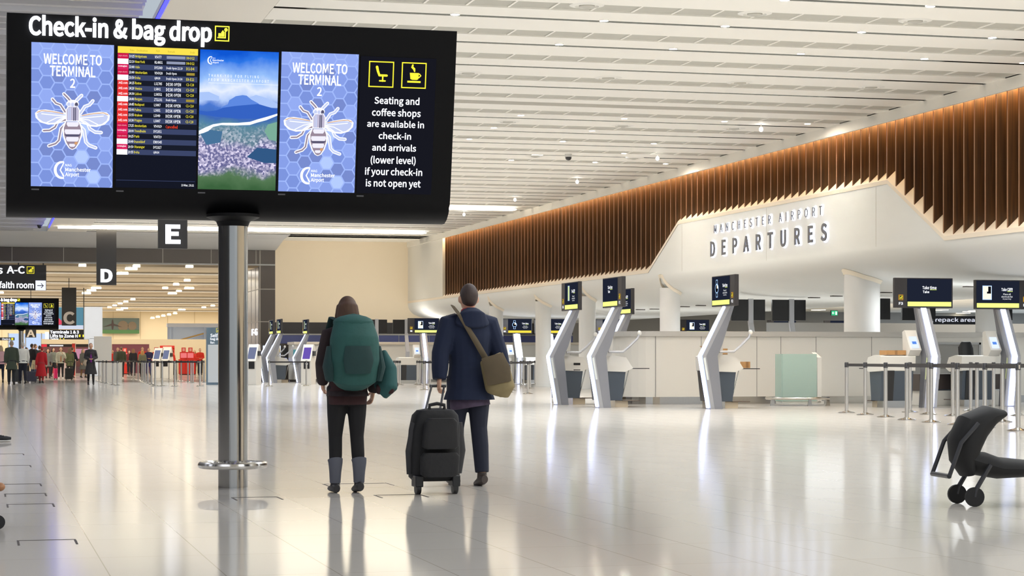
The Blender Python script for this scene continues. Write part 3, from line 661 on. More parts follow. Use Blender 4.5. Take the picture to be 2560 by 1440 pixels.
PW = EM('caption_white', (232, 240, 255), 1.1)
a.text('THANK-YOU FOR FLYING', X3(.11), X3(.75), Z3(.192), Z3(.172), -.009, PW, res=2, spacing=1.3, offset=.012); a.text('FROM MANCHESTER AIRPORT', X3(.11), X3(.88), Z3(.222), Z3(.202), -.009, PW, res=2, spacing=1.3, offset=.012)
a.rect(X3(.11), X3(1), Z3(.236), Z3(.2335), -.009, PW); a.build('picture_screen', tot)
a = MB(); a.T = FACE; x0, x1 = 1.017, 1.657; SB = EM('panel_screen_black', (26, 27, 36), .8)
a.rect(x0, x1, -1.372, -.236, -.006, SB); IYW = EM('icon_yellow_screen', (250, 238, 60), 1.15)
for fx0, fx1, kind in ((1.088, 1.299, 's'), (1.365, 1.575, 'c')):
    frame_box(a, fx0, fx1, -.487, -.273, -.008, IYW, SB, .009); X = lambda q: fx0+q*(fx1-fx0); Z = lambda q: -.487+q*.214
    if kind == 's':
        stroke(a, [(X(.32), Z(.78)), (X(.36), Z(.62)), (X(.42), Z(.47))], [.011, .010, .009], -.010, IYW); stroke(a, [(X(.42), Z(.46)), (X(.72), Z(.46))], .009, -.010, IYW)
        stroke(a, [(X(.56), Z(.44)), (X(.56), Z(.24))], .006, -.010, IYW); stroke(a, [(X(.44), Z(.25)), (X(.66), Z(.25))], .006, -.010, IYW)
    else:
        a.poly([(X(p), -.010, Z(q)) for p, q in ((.33, .60), (.36, .36), (.44, .33), (.62, .33), (.68, .36), (.70, .60))], IYW); stroke(a, [(X(.72), Z(.56)), (X(.78), Z(.50)), (X(.70), Z(.42))], .005, -.010, IYW)
        a.rect(X(.24), X(.78), Z(.22), Z(.29), -.010, IYW); stroke(a, [(X(.44), Z(.90)), (X(.42), Z(.82)), (X(.50), Z(.75)), (X(.52), Z(.66))], [.007, .010, .010, .006], -.010, IYW)
EWP = EM('panel_text_white', (244, 248, 255), 1.5)
for i, (st_, l_, r_) in enumerate((('Seating and', 1.143, 1.525), ('coffee shops', 1.125, 1.540), ('are available in', 1.088, 1.572), ('check-in', 1.188, 1.465), ('and arrivals', 1.137, 1.512), ('(lower level)', 1.128, 1.512), ('if your check-in', 1.083, 1.572), ('is not open yet', 1.093, 1.562))):
    zc = -.620-i*.0985; dsc = .022 if any(ch in st_ for ch in 'gpyj(') else 0
    a.text(st_, l_, r_, zc-dsc, zc+.058, -.010, EWP, offset=.013, res=2)
a.build('direction_screen', tot)
a = MB()
for q in (-1.64, -.97, -.31, .35, 1.01): a.T = FACE; a.rect(q+.01, q+.07, -1.402, -1.390, -.003, M('tag_grey', (86, 86, 90), .5))
a.build('serial_plates', tot)
a = MB(); a.lathe([(.122, 0), (.122, 2.26)], STEEL, n=48); a.build('post', tot)
a = MB(); a.torus((0, 0, .185), .262, .029, STEEL); 
for q in range(4): a.tube([(.11*math.cos(q*PI/2+.6), .11*math.sin(q*PI/2+.6), .185), (.25*math.cos(q*PI/2+.6), .25*math.sin(q*PI/2+.6), .185)], .014, STEEL)
a.build('guard_ring', tot)
a = MB(); a.lathe([(.124, 2.16), (.14, 2.20), (.22, 2.235), (.22, 2.26)], HOUS, n=32); a.build('collar', tot)
xx, yy = at_d(53, 102)
tot2 = dup(tot, (xx, yy, .31), 0, 'smaller far black check-in information sign on a post above the crowd at left')

for ch in tot2.children:                                             # this one stands on a taller post
    if ch.name.startswith('post'): ch.location.z = -.31; ch.scale.z = 1.137
    if ch.name.startswith('guard_ring'): ch.location.z = -.31
# ================================================================ BAG DROP KIOSKS
# local frame: front faces -y, monitor centred at x=0, origin on the floor under the monitor front
MBZ = M('monitor_bezel', (44, 42, 44), .35); SCR = EM('kiosk_screen_back', (30, 35, 50), 1.0); EBAR = EM('kiosk_bar', (240, 250, 130), 1.25); EBARY = EM('kiosk_bar_yellow', (240, 214, 70), 1.1)
ICO = EM('kiosk_icon', (240, 170, 40), 1.0)
def kiosk_monitor(par, var, code, strip):
    """monitor 1.40 x .66, strip = side of the narrow code strip"""
    b = MB(); b.box(-.70, .70, 0, .09, 2.19, 2.85, MBZ); mon = b.build('monitor', par, bevel=.008)
    s = MB(); L = -.70+.02; sx0, sx1 = (-.68, -.42) if strip == 'l' else (.42, .68); mx0, mx1 = (-.40, .67) if strip == 'l' else (-.67, .40)
    s.rect(mx0, mx1, 2.215, 2.83, -.003, SCR)
    bc = (sx0+sx1)/2
    frame_box(s, bc-.055, bc+.055, 2.36, 2.475, -.004, ICO, SCR, .008); bag_icon(s, bc-.04, bc+.04, 2.38, 2.455, -.006, EY, SCR)
    if code: s.text(code, bc-.05, bc+.05, 2.255, 2.315, -.004, EW, offset=.015, res=2)
    else: s.rect(bc-.045, bc+.045, 2.255, 2.315, -.004, EW)
    s.rect(mx0+.01, mx1-.01, 2.225, 2.325, -.005, EBAR if var != 'yellow' else EBARY)
    c = (mx0+mx1)/2; fg = EW; ic = EM('icon_pale', (170, 205, 250), 1.2)
    def phone(x0, x1, z0, z1, fill):
        s.rect(x0, x1, z0, z1, -.004, ic); s.rect(x0+.012, x1-.012, z0+.012, z1-.012, -.005, fill)
    PALE = EM('tray_cream', (246, 240, 222), 1.1); PG = EM('phone_green', (214, 226, 150), 1.0); BK = EM('screen_black', (14, 15, 22), .8)
    def watch(x, z, k):
        s.rect(x-.05*k, x+.05*k, z-.19*k, z+.19*k, -.004, ic); s.rect(x-.035*k, x+.035*k, z-.175*k, z+.175*k, -.0045, BK)
        for r_, m_, y in ((.105, ic, -.005), (.085, BK, -.0055)): s.poly([(x+r_*k*math.cos(-i*PI/10), y, z+r_*k*math.sin(-i*PI/10)) for i in range(20)], m_)
        s.poly([(x, -.006, z)]+[(x+.085*k*math.cos(i*PI/12), -.006, z+.085*k*math.sin(i*PI/12)) for i in range(6, -1, -1)], PALE)
    def words(x0, x1, two):
        s.text('Take', x0, x0+(x1-x0)*.47, 2.60, 2.675, -.004, fg, offset=.012, res=2); s.text(two, x0+(x1-x0)*.53, x1, 2.60, 2.675, -.004, fg, offset=.012, res=2)
        s.rect(x0+(x1-x0)*.53, x1, 2.585, 2.594, -.004, EM('underline_lime', (214, 240, 110), 1.1))
    if var == 'time':
        words(c-.17, c+.17, 'time'); s.text('Take', c-.16, c-.005, 2.515, 2.575, -.004, fg, offset=.012, res=2)
    elif var == 'phone':
        phone(c-.28, c-.14, 2.42, 2.77, PG); words(c+.02, c+.30, 'care')
        for i in range(3): s.text(('Place all', 'electricals flat', 'in your tray')[i], c+.05, c+.30, 2.50-i*.05, 2.535-i*.05, -.004, fg, keep='c', res=2)
    elif var == 'care':
        phone(mx0+.15, mx0+.38, 2.40, 2.72, PALE); s.rect(mx0+.29, mx0+.36, 2.56, 2.70, -.006, BK); s.rect(mx0+.26, mx0+.36, 2.54, 2.585, -.0062, BK); words(mx0+.62, mx0+.90, 'care')
        for i in range(3): s.text(('Place all', 'electricals flat', 'in your tray')[i], mx0+.62, mx0+.90, 2.51-i*.055, 2.55-i*.055, -.004, fg, keep='c', res=2)
    elif var in ('watch', 'yellow'):
        watch(c-.24, 2.58, 1.0); words(c+.10, c+.40, 'time')
        for i in range(3): s.text(('Place all', 'electricals flat', 'in your tray')[i], c+.12, c+.38, 2.51-i*.05, 2.545-i*.05, -.004, fg, keep='c', res=2)
    s.build('display', mon)
    return mon
def kiosk_body(par, box=False, small=False):
    # bent light column: front edge points (y,z), thickness behind
    fr = [(-.33, 0), (-.52, 1.13), (.04, 2.22)]; b = MB(); SP = M('column_silver', (176, 178, 184), .3, .5); SPD = M('column_grey', (140, 142, 150), .3, .5)
    th = [.26, .34, .16]
    poly = [(y, z) for y, z in fr]+[(fr[2][0]+th[2], 2.22), (fr[1][0]+th[1]+.10, 1.36), (fr[1][0]+th[1], 1.13), (fr[0][0]+th[0], 0)]
    b.prism(poly, -.15, .15, SP, 'x'); b.prism([(y+(.09 if i < 3 else -.0), z) for i, (y, z) in enumerate(poly)], -.155, .155, SPD, 'x'); b.build('column', par, bevel=.006)
    l = MB(); e = .034
    front = [(fr[0][0]-e, .02), (fr[1][0]-e, 1.13), (fr[2][0]-e, 2.19)]
    l.prism(front+[(y+e+.01, z) for y, z in front[::-1]], -.06, .06, ELED, 'x'); l.build('light_strip', par)
    s = MB(); s.prism([(-.425, .62), (-.505, 1.08), (-.46, 1.10), (-.38, .62)], .156, .162, M('notice_pale', (220, 226, 226), .5), 'x'); s.build('notice', par); s = MB(); s.prism([(-.425, .62), (-.505, 1.08), (-.46, 1.10), (-.38, .62)], -.162, -.156, M('notice_green', (206, 216, 170), .6), 'x'); s.build('notice', par)
    # conveyor beside the column
    c = MB(); c.prism([(-.20, .80), (-.22, 1.13), (.10, 1.15), (.42, 1.10), (.58, .86), (.40, .78)], -1.14, -.30, WHITE, 'x'); c.build('conveyor_housing', par, bevel=.02)
    c = MB(); c.prism([(-.19, .82), (.42, .78), (.34, .15), (-.12, .15)], -1.10, -.34, SLATE, 'x'); c.prism([(-.20, .81), (-.12, .15), (-.13, .15), (-.215, .81)], -1.02, -.80, BLACK, 'x'); c.build('bin_panel', par, bevel=.01)
    c = MB(); c.box(-1.02, -.42, -.10, .20, 0, .16, STEEL); c.box(-1.0, -.42, .2, .5, 0, .14, M('kiosk_foot_beige', (206, 192, 168), .5)); c.build('base', par)
    c = MB(); c.box(-1.10, -.36, .55, .98, .845, .862, BLACK); c.box(-1.1, -.36, .36, .75, .135, .15, M('shelf_brown', (84, 70, 60), .5)); c.tube([(-1.05, .36, .2), (-1.05, .52, .84)], .012, STEEL); c.tube([(-.42, .36, .2), (-.42, .52, .84)], .012, STEEL); c.build('tray_shelf', par)
    t = MB(); t.prism([(-.18, 1.13), (-.30, 1.26), (-.02, 1.70), (.10, 1.66), (.06, 1.13)], -.47, -.20, WHITE, 'x'); tm = t.build('touch_terminal', par, bevel=.01)
    t = MB(); t.T = Matrix.Translation((-.335, -.285, 1.30)) @ Matrix.Rotation(-.57, 4, 'X'); t.rect(-.09, .09, 0, .30, -.01, EM('touch_screen', (220, 232, 255), 1.1)); t.rect(-.05, .05, .10, .17, -.012, EM('touch_blue', (90, 140, 230), 1)); t.build('touch_screen', tm)
    t = MB(); t.tube([(-.1, -.05, 1.22), (-.1, .28, 1.22), (-.1, .42, 1.33), (-.1, .62, 1.52), (-.1, .66, 1.62)], .028, SILVER); t.ell((-.1, .66, 1.63), (.03, .05, .06), WHITE); t.build('scanner_arm', par)
kn = {}
def kiosk(var, code, strip, X, Y, rz, label, grp, mirror=False):
    key = (var, code, strip)
    if key in kn: return dup(kn[key], (X, Y, 0), rz, label, grp)
    t = thing('bag_drop_kiosk', label, 'kiosk', (X, Y, 0), rz, grp); kiosk_monitor(t, var, code, strip); kiosk_body(t); kn[key] = t; return t
G1 = 'bag drop kiosks with bent light columns'
RL_ = -PI/2     # facing -X, towards the left of the hall
kiosk('phone', 'E8', 'l', 13.28, 45.6, RL_, 'bag drop kiosk showing a phone picture, left of the other angled kiosks', G1)
kiosk('time', 'F1', 'r', 13.37, 42.6, RL_, 'bag drop kiosk showing only Take time words on an angled display', G1)
kiosk('phone', 'E8', 'l', 15.85, 49.6, RL_, 'bag drop kiosk with angled display half hidden behind the nearer kiosk', G1)
kiosk('watch', 'F2', 'r', 15.35, 41.0, RL_, 'bag drop kiosk with the big watch picture in front of the white counter', G1)
kiosk('time', 'F3', 'l', 20.12, 41.2, 0, 'bag drop kiosk marked F3 facing the viewer behind the barrier posts', G1)
kiosk('care', 'F4', 'r', 22.40, 41.85, 0, 'bag drop kiosk showing Take care and a tray, at the right edge', G1)
YFAR = 87.0
for u, var, lab in ((1059, 'care', 'far bag drop kiosk with yellow bar between the two walkers'), (1292, 'yellow', 'far bag drop kiosk with yellow bar and watch, right of the man in navy'), (1374, 'yellow', 'far bag drop kiosk with watch, second right of the man in navy'),
                    (1528, 'care', 'far bag drop kiosk seen between the columns of the angled kiosks'), (1737, 'care', 'far bag drop kiosk peeping over the left part of the white counter'), (1955, 'care', 'far bag drop kiosk peeping over the counter middle under black displays'), (2096, 'care', 'far bag drop kiosk peeping over the counter below the green exit sign')):
    kiosk(var if var != 'care' else 'care', None, 'l', on_y(u, YFAR), YFAR, 0, lab, G1)
for i, (u, Y) in enumerate(((666, 93.2), (685, 90.7), (751, 91.4), (815, 90.4))):
    kiosk('phone', None, 'l', on_y(u, Y)+.2, Y, RL_, 'far bag drop kiosk turned left near the dark wall panel, %s from the left' % ORD[i], G1)
# kiosks turned away behind the counter: only their black backs show
dprot = None
for i, (u, Y) in enumerate(((1868, 57), (1970, 57), (2181, 55), (2295, 55), (2488, 55))):
    x = on_y(u, Y)+.12; lab = 'black double display seen from behind over the white counter, %s from the left' % ORD[i]
    if dprot is None:
        dprot = thing('display_stand', lab, 'display stand', (x, Y, 0), 0, 'displays turned away behind the counter')
        a = MB(); a.box(-.62, -.06, 0, .1, 2.20, 2.84, BLACK); a.build('display', dprot, bevel=.01)
        a = MB(); a.box(.06, .47, .04, .14, 2.22, 2.84, BLACK); a.build('display', dprot, bevel=.01)
        a = MB(); a.prism([(-.05, 2.86), (.02, 2.86), (.04, 2.2), (-.20, 1.4), (-.14, 0), (-.34, 0), (-.36, 1.4), (-.05, 2.15)], -.09, .06, SILVER, 'x'); a.build('pole', dprot, bevel=.01)
    else: dup(dprot, (x, Y, 0), 0, lab)
for i, (u, Y) in enumerate(((948, 90), (1022, 90))):
    dup(dprot, (on_y(u, Y)-.1, Y, 0), 0, 'small far black double display above the long counter, %s of two' % ('left' if not i else 'right'))
# ================================================================ BARRIER POSTS
def post_parts(par, k=1.0, pole=STEELP):
    a = MB(); a.lathe([(.165, 0), (.165, .012), (.06, .035), (.035, .05)], STEEL, n=24); a.build('base', par)
    a = MB(); a.lathe([(.035, .03), (.035, .93)], pole, n=14); a.build('pole', par)
    a = MB(); a.lathe([(.040, .90), (.040, .985), (.034, 1.0)], BLACK if pole is not STEELP else DARK, n=14); a.box(-.012, .012, -.042, -.03, .915, .975, STEELP); a.build('belt_head', par)
pproto = None
def post(x, y, label, grp):
    global pproto
    if pproto is None:
        pproto = thing('barrier_post', label, 'barrier post', (x, y, 0), 0, grp); post_parts(pproto); return pproto
    return dup(pproto, (x, y, 0), 0, label, grp)
def belt(p, q, z0=.92, z1=.975):
    d = Vector((q[0]-p.location.x, q[1]-p.location.y, 0)); L = d.length; ang = math.atan2(d.y, d.x)
    a = MB(); a.T = Matrix.Rotation(ang, 4, 'Z'); a.box(.036, L-.036, -.003, .003, z0, z1, BELT); a.build('belt', p)
def queue(pxs, where, grp, belts=True, links=None):
    ps = []
    for i, (u, v) in enumerate(pxs):
        x, y = at(u, v-2); ps.append(post(x, y, '%s barrier post from the left %s' % (ORD[i], where), grp))
    if belts:
        for a_, b_ in zip(ps, ps[1:]): belt(a_, b_.location)
    return ps
GP = 'steel barrier posts with black belts'
queue([(2116.5, 1034), (2163, 1039), (2214, 1045), (2267, 1052), (2328, 1058), (2393.5, 1064), (2462, 1071), (2545, 1079)], 'in the front lane at right', GP)
queue([(2275, 1033), (2320.6, 1038), (2382, 1042), (2442.5, 1036), (2506, 1057)], 'in the second lane at right', GP)
queue([(2427, 1029), (2484, 1031), (2548, 1041)], 'in the rear lane before the rightmost kiosk', GP)
queue([(975, 959.5), (980, 960.5), (985.4, 961.5), (990.4, 962.5), (995, 963.5), (1000, 964.5)], 'in the tight bundle between the two walkers', GP, False)
queue([(1059.7, 977), (1271, 983), (1320, 986.6)], 'in the near lane behind the man in navy', GP)
queue([(1043, 964), (1049, 964.6), (1064, 965), (1075, 965.5)], 'under the far kiosk between the walkers', GP)
queue([(1278, 978), (1325, 974)], 'just behind the lane beside the man in navy', GP)
queue([(1301, 963), (1309, 964), (1337.6, 963), (1348, 963.5)], 'in the farthest lane beyond the navy jacket', GP)
queue([(673, 967.5), (766, 967)], 'in the pair beside the big steel column', GP)
queue([(247.5, 954.4), (257.5, 958.7), (266, 960.6), (282.5, 964.4), (293.7, 965.6)], 'in the lane under the white board', GP)
queue([(299.4, 947.5), (304.4, 947.8), (333.7, 950.6), (345.4, 953), (354.4, 955), (358.7, 957.5), (363, 958.7), (369.4, 961), (378.7, 963.7), (387.5, 965.6)], 'in the lane running towards the green jacket', GP)
queue([(387.8, 967.6), (405.6, 967.2), (436.9, 967.5), (500, 967.5)], 'in the lane before the white slanted machines', GP)
queue([(422.5, 950), (441.5, 953.7), (453, 955), (470, 956.9), (477.5, 958.7), (482.5, 959.4), (510, 958)], 'in the inner lane before the red desks', GP)
x, y = at(1414, 1010); bp = thing('barrier_post', 'barrier post with bright blue pole beside the white kiosk panel', 'barrier post', (x, y, 0), 0, GP)
post_parts(bp, pole=M('blue_pole', (24, 76, 156), .35)); x2, y2 = at(1452, 1012); belt(bp, (x2, y2)); belt(bp, (x2, y2), .80, .82)
x, y = at(322.5, 940); bp = thing('barrier_post', 'single black barrier post before the dark hoodie in the far queue', 'barrier post', (x, y, 0), 0, GP); post_parts(bp, pole=BLACK)
# ================================================================ BIG WHITE COUNTER at right
ct = thing('counter_island', 'long white check-in counter island with rounded left end', 'counter', (0, 0, 0))
Yc = 45.6
xl = on_y(1547, Yc+.4); xr_ = 31.0
def outline(off):
    pts = [(xr_, Yc-off), (xl+1.6, Yc-off)]
    for i in range(9):
        a = -PI/2-i*PI/16; pts.append((xl+.9+(.9+off)*math.cos(a)*1.0, Yc+.9+(.9+off)*math.sin(a)))
    pts += [(xl-off, Yc+1.15), (xr_, Yc+1.15)]; return pts
a = MB(); a.prism(outline(0), .17, 1.60, WHITE, 'z'); a.build('front_panels', ct)
for u in (1639, 1753, 1892, 1952, 2040, 2179, 2263):
    x = on_y(u, Yc); a = MB(); a.box(x-.006, x+.006, Yc-.006, Yc+.01, .17, 1.60, M('groove_grey', (140, 140, 138), .6)); a.build('panel_groove', ct)
a = MB(); a.prism(outline(-.04), 0, .17, STEEL, 'z'); a.build('plinth', ct)
a = MB(); a.prism(outline(.05), 1.60, 1.72, M('counter_top_grey', (196, 194, 190), .4), 'z'); a.build('worktop', ct, bevel=.015)
a = MB(); x0, x1 = on_y(2265, Yc), on_y(2446, Yc); a.box(x0, x1, Yc-.02, Yc+.02, .45, 1.42, M('hatch_grey', (146, 146, 144), .45)); a.box(x0-.05, x0, Yc-.04, Yc+.02, .4, 1.47, GREYP); a.box(x1, x1+.05, Yc-.04, Yc+.02, .4, 1.47, GREYP); a.box(x0-.05, x1+.05, Yc-.04, Yc+.02, 1.42, 1.47, GREYP); a.build('shutter', ct)
# low conveyor behind the barrier at right
cv = thing('baggage_conveyor', 'low white baggage conveyor with dark side panel behind the barrier posts', 'conveyor', (21.9, 43.4, 0))
a = MB(); a.box(-1.05, 1.05, -.7, .5, 0, .34, WHITE); a.build('side_skirt', cv, bevel=.01)
a = MB(); a.box(-1.1, 1.1, -.6, .5, .34, .72, M('conveyor_brown', (66, 58, 56), .5)); a.build('rear_guard', cv); a = MB(); a.box(-1.0, 1.0, -.68, -.6, .34, .37, STEEL); a.build('rail', cv)
bs = thing('bar_stool', 'black padded high chair back by the white counter near the rightmost kiosk', 'chair', (22.9, 44.6, 0))
a = MB(); a.loft([(0, 0, .95), (0, .02, 1.15), (0, .05, 1.35), (0, .03, 1.48)], [(.10, .04), (.20, .05), (.20, .05), (.12, .03)], BLACK); a.build('backrest', bs)
a = MB(); a.loft([(0, -.25, .86), (0, -.25, .93)], [(.22, .22), (.22, .22)], BLACK, n=16, right=(1, 0, 0)); a.build('seat', bs); a = MB(); a.tube([(0, -.2, 0), (0, -.2, .87)], .03, STEEL); a.lathe([(.24, 0), (.22, .03)], STEEL, (0, -.2, 0)); a.tube([(0, -.1, .9), (0, 0, 1.0)], .02, STEEL); a.build('stem', bs)
# glass cabinet with floor rail
x, y = at(2008, 1014); gc = thing('glass_cabinet', 'pale green glass cabinet with white sides in front of the white counter', 'cabinet', (x, y, 0), -.06)
GG = glass('pale_green_glass', (214, 232, 226), .5)
a = MB(); a.box(-.50, .32, -.02, 0, .10, 1.18, GG); a.box(-.52, -.50, 0, .45, .10, 1.18, GG); a.build('glass_panel', gc)
a = MB(); a.box(-.48, .30, .42, .46, .06, 1.12, WHITE); a.box(-.5, .5, 0, .45, .04, .10, WHITE); a.build('rear_panel', gc)
a = MB(); a.prism([(.0, .06), (.0, 1.10), (.40, 1.22), (.44, .06)], .34, .44, WHITE, 'x'); a.prism([(.05, .3), (.05, 1.0), (.35, 1.1), (.37, .7), (.30, .6), (.37, .5), (.37, .3)], .44, .45, M('cabinet_beige', (190, 180, 160), .5), 'x'); a.build('side_panel', gc)
fr = thing('floor_guard_rail', 'low steel floor guard rail around the glass cabinet', 'rail', (x, y, 0), -.06)
a = MB(); a.tube([(-.78, .3, .17), (-.74, .0, .17), (-.5, -.22, .17), (.2, -.34, .17), (.5, -.3, .17), (.58, .1, .17)], .035, STEEL); a.build('rail', fr)
for px, py in ((-.72, .05), (.05, -.31), (.50, -.25)): a = MB(); a.prism([(-.05, 0), (.05, 0), (.03, .15), (-.03, .15)], py-.02, py+.02, STEEL, 'y'); a.T = Matrix.Identity(4); o = a.build('foot', fr); o.location.x = px
# cardboard boxes
def carton(x, y, z, sx, sy, sz, label, openn=False, rz=0):
    t = thing('cardboard_box', label, 'box', (x, y, z), rz); a = MB()
    if openn:
        a.box(-sx, sx, -sy, sy, 0, .01, CARD); a.box(-sx, sx, -sy, -sy+.006, 0, sz, CARD); a.box(-sx, sx, sy-.006, sy, 0, sz, CARD); a.box(-sx, -sx+.006, -sy, sy, 0, sz, CARD); a.box(sx-.006, sx, -sy, sy, 0, sz, CARD)
        a.prism([(-sx, sz), (-sx-.1, sz+.05), (-sx-.1, sz+.056), (-sx, sz+.006)], -sy, sy, CARD, 'y')
    else: a.box(-sx, sx, -sy, sy, 0, sz, CARD)
    a.build('carton', t)
    a = MB(); a.box(-.03, .03, -sy-.001, -sy+.0, 0, sz, M('parcel_tape', (150, 108, 64), .4)); a.build('tape', t)
carton(20.12-.72, 41.2+.05, 1.155, .24, .16, .10, 'flat cardboard box on top of the white conveyor of kiosk F3', rz=.05)
carton(15.35+.10, 41.0+.72, 1.16, .16, .30, .13, 'open cardboard box on the kiosk in front of the white counter', True)
carton(15.35+.78, 41.0+.72, .866, .07, .12, .14, 'tiny cardboard box on the black shelf of the kiosk before the counter')
x, y = at(696, 949); carton(x, y, .12, .22, .22, .42, 'brown cardboard box on a low stand near the vending machine')
st = thing('low_stand', 'low beige stand under the brown cardboard box', 'stand', (x, y, 0)); a = MB(); a.box(-.25, .25, -.25, .25, .09, .118, M('stand_beige', (206, 190, 160), .5)); a.build('top', st)
for sx in (-.22, .22):
    for sy in (-.22, .22): a = MB(); a.box(sx-.02, sx+.02, sy-.02, sy+.02, 0, .09, STEEL); a.build('leg', st)
# ================================================================ SIGNS hanging
def letter_banner(ch, u0, u1, vb, d, zt, label, lit, lz):
    """tall black hanging block with one letter near its foot"""
    xa, ya = at_d((u0+u1)/2, d); wd = (u1-u0)*d/FPX/.985; zb = EYE+(HYP-vb)*d/FPX
    t = thing('zone_banner', label, 'hanging sign', (xa, ya, 0), 0, 'hanging zone letter signs')
    a = MB(); a.box(-wd/2, wd/2, -.10, .10, zb, zt, M('banner_black', (34, 34, 37), .4)); a.build('block', t, bevel=.006)
    a = MB(); hh = lz[1]*d/FPX; z0 = EYE+(HYP-lz[0])*d/FPX; w2 = lz[2]*d/FPX/2
    a.text(ch, -w2, w2, z0, z0+hh, -.115, lit, ext=.01, offset=.03, res=6); a.build('letter', t)
    a = MB(); a.box(-.02, .02, -.02, .02, zt, CEIL if d < 100 else FZ+.02, DARK); a.build('hanger', t)
letter_banner('E', 396, 467, 622, 60, 6.8, 'black hanging sign with a glowing white letter E, largest of the letter signs', EWH, (610, 48, 37))
letter_banner('D', 242, 290, 713, 90, 6.75, 'tall black hanging sign with a glowing white letter D', EWH, (706, 33, 29))
letter_banner('C', 155, 190, 814, 118, 5.2, 'tall black hanging sign with a dull grey letter C', M('letter_grey', (206, 204, 206), .5), (811, 32, 28))
def panel_sign(nm, u0, u1, v0, v1, d, label, lines, hang=None, th=.12):
    xa, ya = at_d((u0+u1)/2, d); k = d/FPX; wd = (u1-u0)*k/.985; z0, z1 = EYE+(HYP-v1)*k, EYE+(HYP-v0)*k
    t = thing(nm, label, 'sign', (xa, ya, 0)); a = MB(); a.box(-wd/2, wd/2, -th/2, th/2, z0, z1, M('sign_black', (26, 28, 36), .4)); a.build('panel', t)
    cx = lambda u: (u-(u0+u1)/2)*k/.985
    cz = lambda v: EYE+(HYP-v)*k
    a = MB(); y = -th/2-.008
    for l in lines:
        if l[0] == 'T': a.text(l[1], cx(l[2]), cx(l[3]), cz(l[5]), cz(l[4]), y, l[6], offset=.012, res=4)
        elif l[0] == 'I': bag_icon(a, cx(l[1]), cx(l[2]), cz(l[4]), cz(l[3]), y, EY, BLACK)
        elif l[0] == 'R': a.rect(cx(l[1]), cx(l[2]), cz(l[4]), cz(l[3]), y+(.003 if len(l) < 7 else l[6]), l[5])
        elif l[0] == 'S': stroke(a, [(cx(p), cz(q)) for p, q in l[1]], l[2]*k, y-.004, l[3])
    a.build('lettering', t)
    if hang:
        for u in hang: h = MB(); h.tube([(cx(u), 0, z1), (cx(u), 0, 5.75 if d < 101 else FZ+.05)], .03, DARK); h.build('hanger', t)
    return t
BKE = EM('arrow_black', (20, 20, 26), .6)
panel_sign('direction_sign', -210, 109, 661, 725, 97, 'black hanging sign with A-C and faith room at the left edge', [
    ('T', 's', -8, 4, 669.5, 684, EWH), ('T', 'A-C', 14, 57, 664.5, 683, EWH), ('I', 62, 80, 665, 683), ('T', 'faith room', -4, 79, 703, 720, EWH), ('R', 83, 108, 700, 724.5, EM('arrow_field', (232, 236, 255), 1.1)),
    ('S', [(88, 713), (101, 713)], .9, BKE), ('S', [(97, 708), (102, 713), (97, 718)], .9, BKE)], hang=(-120, 42, 102))
panel_sign('direction_sign', 125, 212, 824, 848.5, 134, 'black hanging sign with Terminals 1 & 3 and Lifts to Zone H', [
    ('T', 'Terminals 1 & 3', 127, 196, 826, 834, EWH), ('T', 'Lifts to Zone H', 127, 193, 835.5, 844, EWH), ('T', 'Toilets', 127, 147, 845.5, 848.3, EWH), ('R', 196, 200, 836.5, 842.5, EY), ('R', 205, 209, 836.5, 842.5, EY), ('R', 150, 153, 845.5, 848, EY), ('R', 158, 161, 845.5, 848, EY),
    ('R', 114.5, 124, 830, 848, EM('arrow_field', (232, 236, 255), 1.1))], hang=(208,))
panel_sign('direction_sign', 2290, 2445, 790, 811, 66, 'dark sign reading bag repack area behind the kiosk F3', [('T', 'Bag repack area', 2294, 2440, 794, 807.5, EM('repack_white', (216, 220, 232), 1.0))])
EG = EM('exit_green', (60, 190, 130), 1.1)
panel_sign('exit_sign', 2076, 2094, 776, 789, 84, 'small green emergency exit sign hanging beyond the white counter', [('R', 2077, 2093.5, 777, 788.5, EG), ('S', [(2079, 782.5), (2084, 782.5)], .7, EW), ('S', [(2081.5, 780), (2079, 782.5), (2081.5, 785)], .6, EW), ('R', 2087.5, 2091.5, 779, 787, EW, -.003)], th=.08)
panel_sign('small_sign', -30, 35, 843.5, 851, 142, 'tiny black sign strip with yellow square at the far left edge', [('R', 27, 32, 845, 850, EY), ('T', 'Check-in', 5, 25, 845, 850, EW)])
# upright board for the self service bag drop
xa, ya = at(548, 962); k = 84.5/FPX; t = thing('information_board', 'tall blue-grey upright board about self service bag drop behind the steel post', 'board', (xa+.72, ya, 0))
a = MB(); a.box(-1.25, .35, -.12, .12, 0, 2.36, M('board_slate', (88, 110, 128), .45)); a.build('frame', t)
a = MB(); a.box(-1.20, .30, -.125, -.12, .10, 1.66, M('board_paper', (214, 222, 230), .5)); a.build('sheet', t)
a = MB(); y = -.126; a.text('Self service', -1.10, -.10, 2.02-.05, 2.12, y, EW, keep='l', offset=.012); a.text('bag drop', -1.10, -.2, 1.86-.04, 1.95, y, EW, keep='l', offset=.012); a.text('for:', -1.10, -.5, 1.70, 1.80, y, EW, keep='l', offset=.012); bag_icon(a, -.86, -.64, 2.17, 2.34, y, EY, MATS['board_slate']); a.build('lettering', t)
# white blank board
xa, ya = at(257, 955); t = thing('blank_board', 'plain white blank board on a white base above the left barrier lane', 'board', (xa, ya, 0)); kk = 5406/57/FPX
a = MB(); a.box(-.40, .40, -.03, .03, .98, 2.12, M('blank_white', (236, 234, 228), .5)); a.build('panel', t); a = MB(); a.box(-.1, .85, -.2, .2, 0, .9, WHITE); a.build('base', t); a = MB(); a.box(-.04, .04, -.03, .03, .9, .98, STEEL); a.build('neck', t)
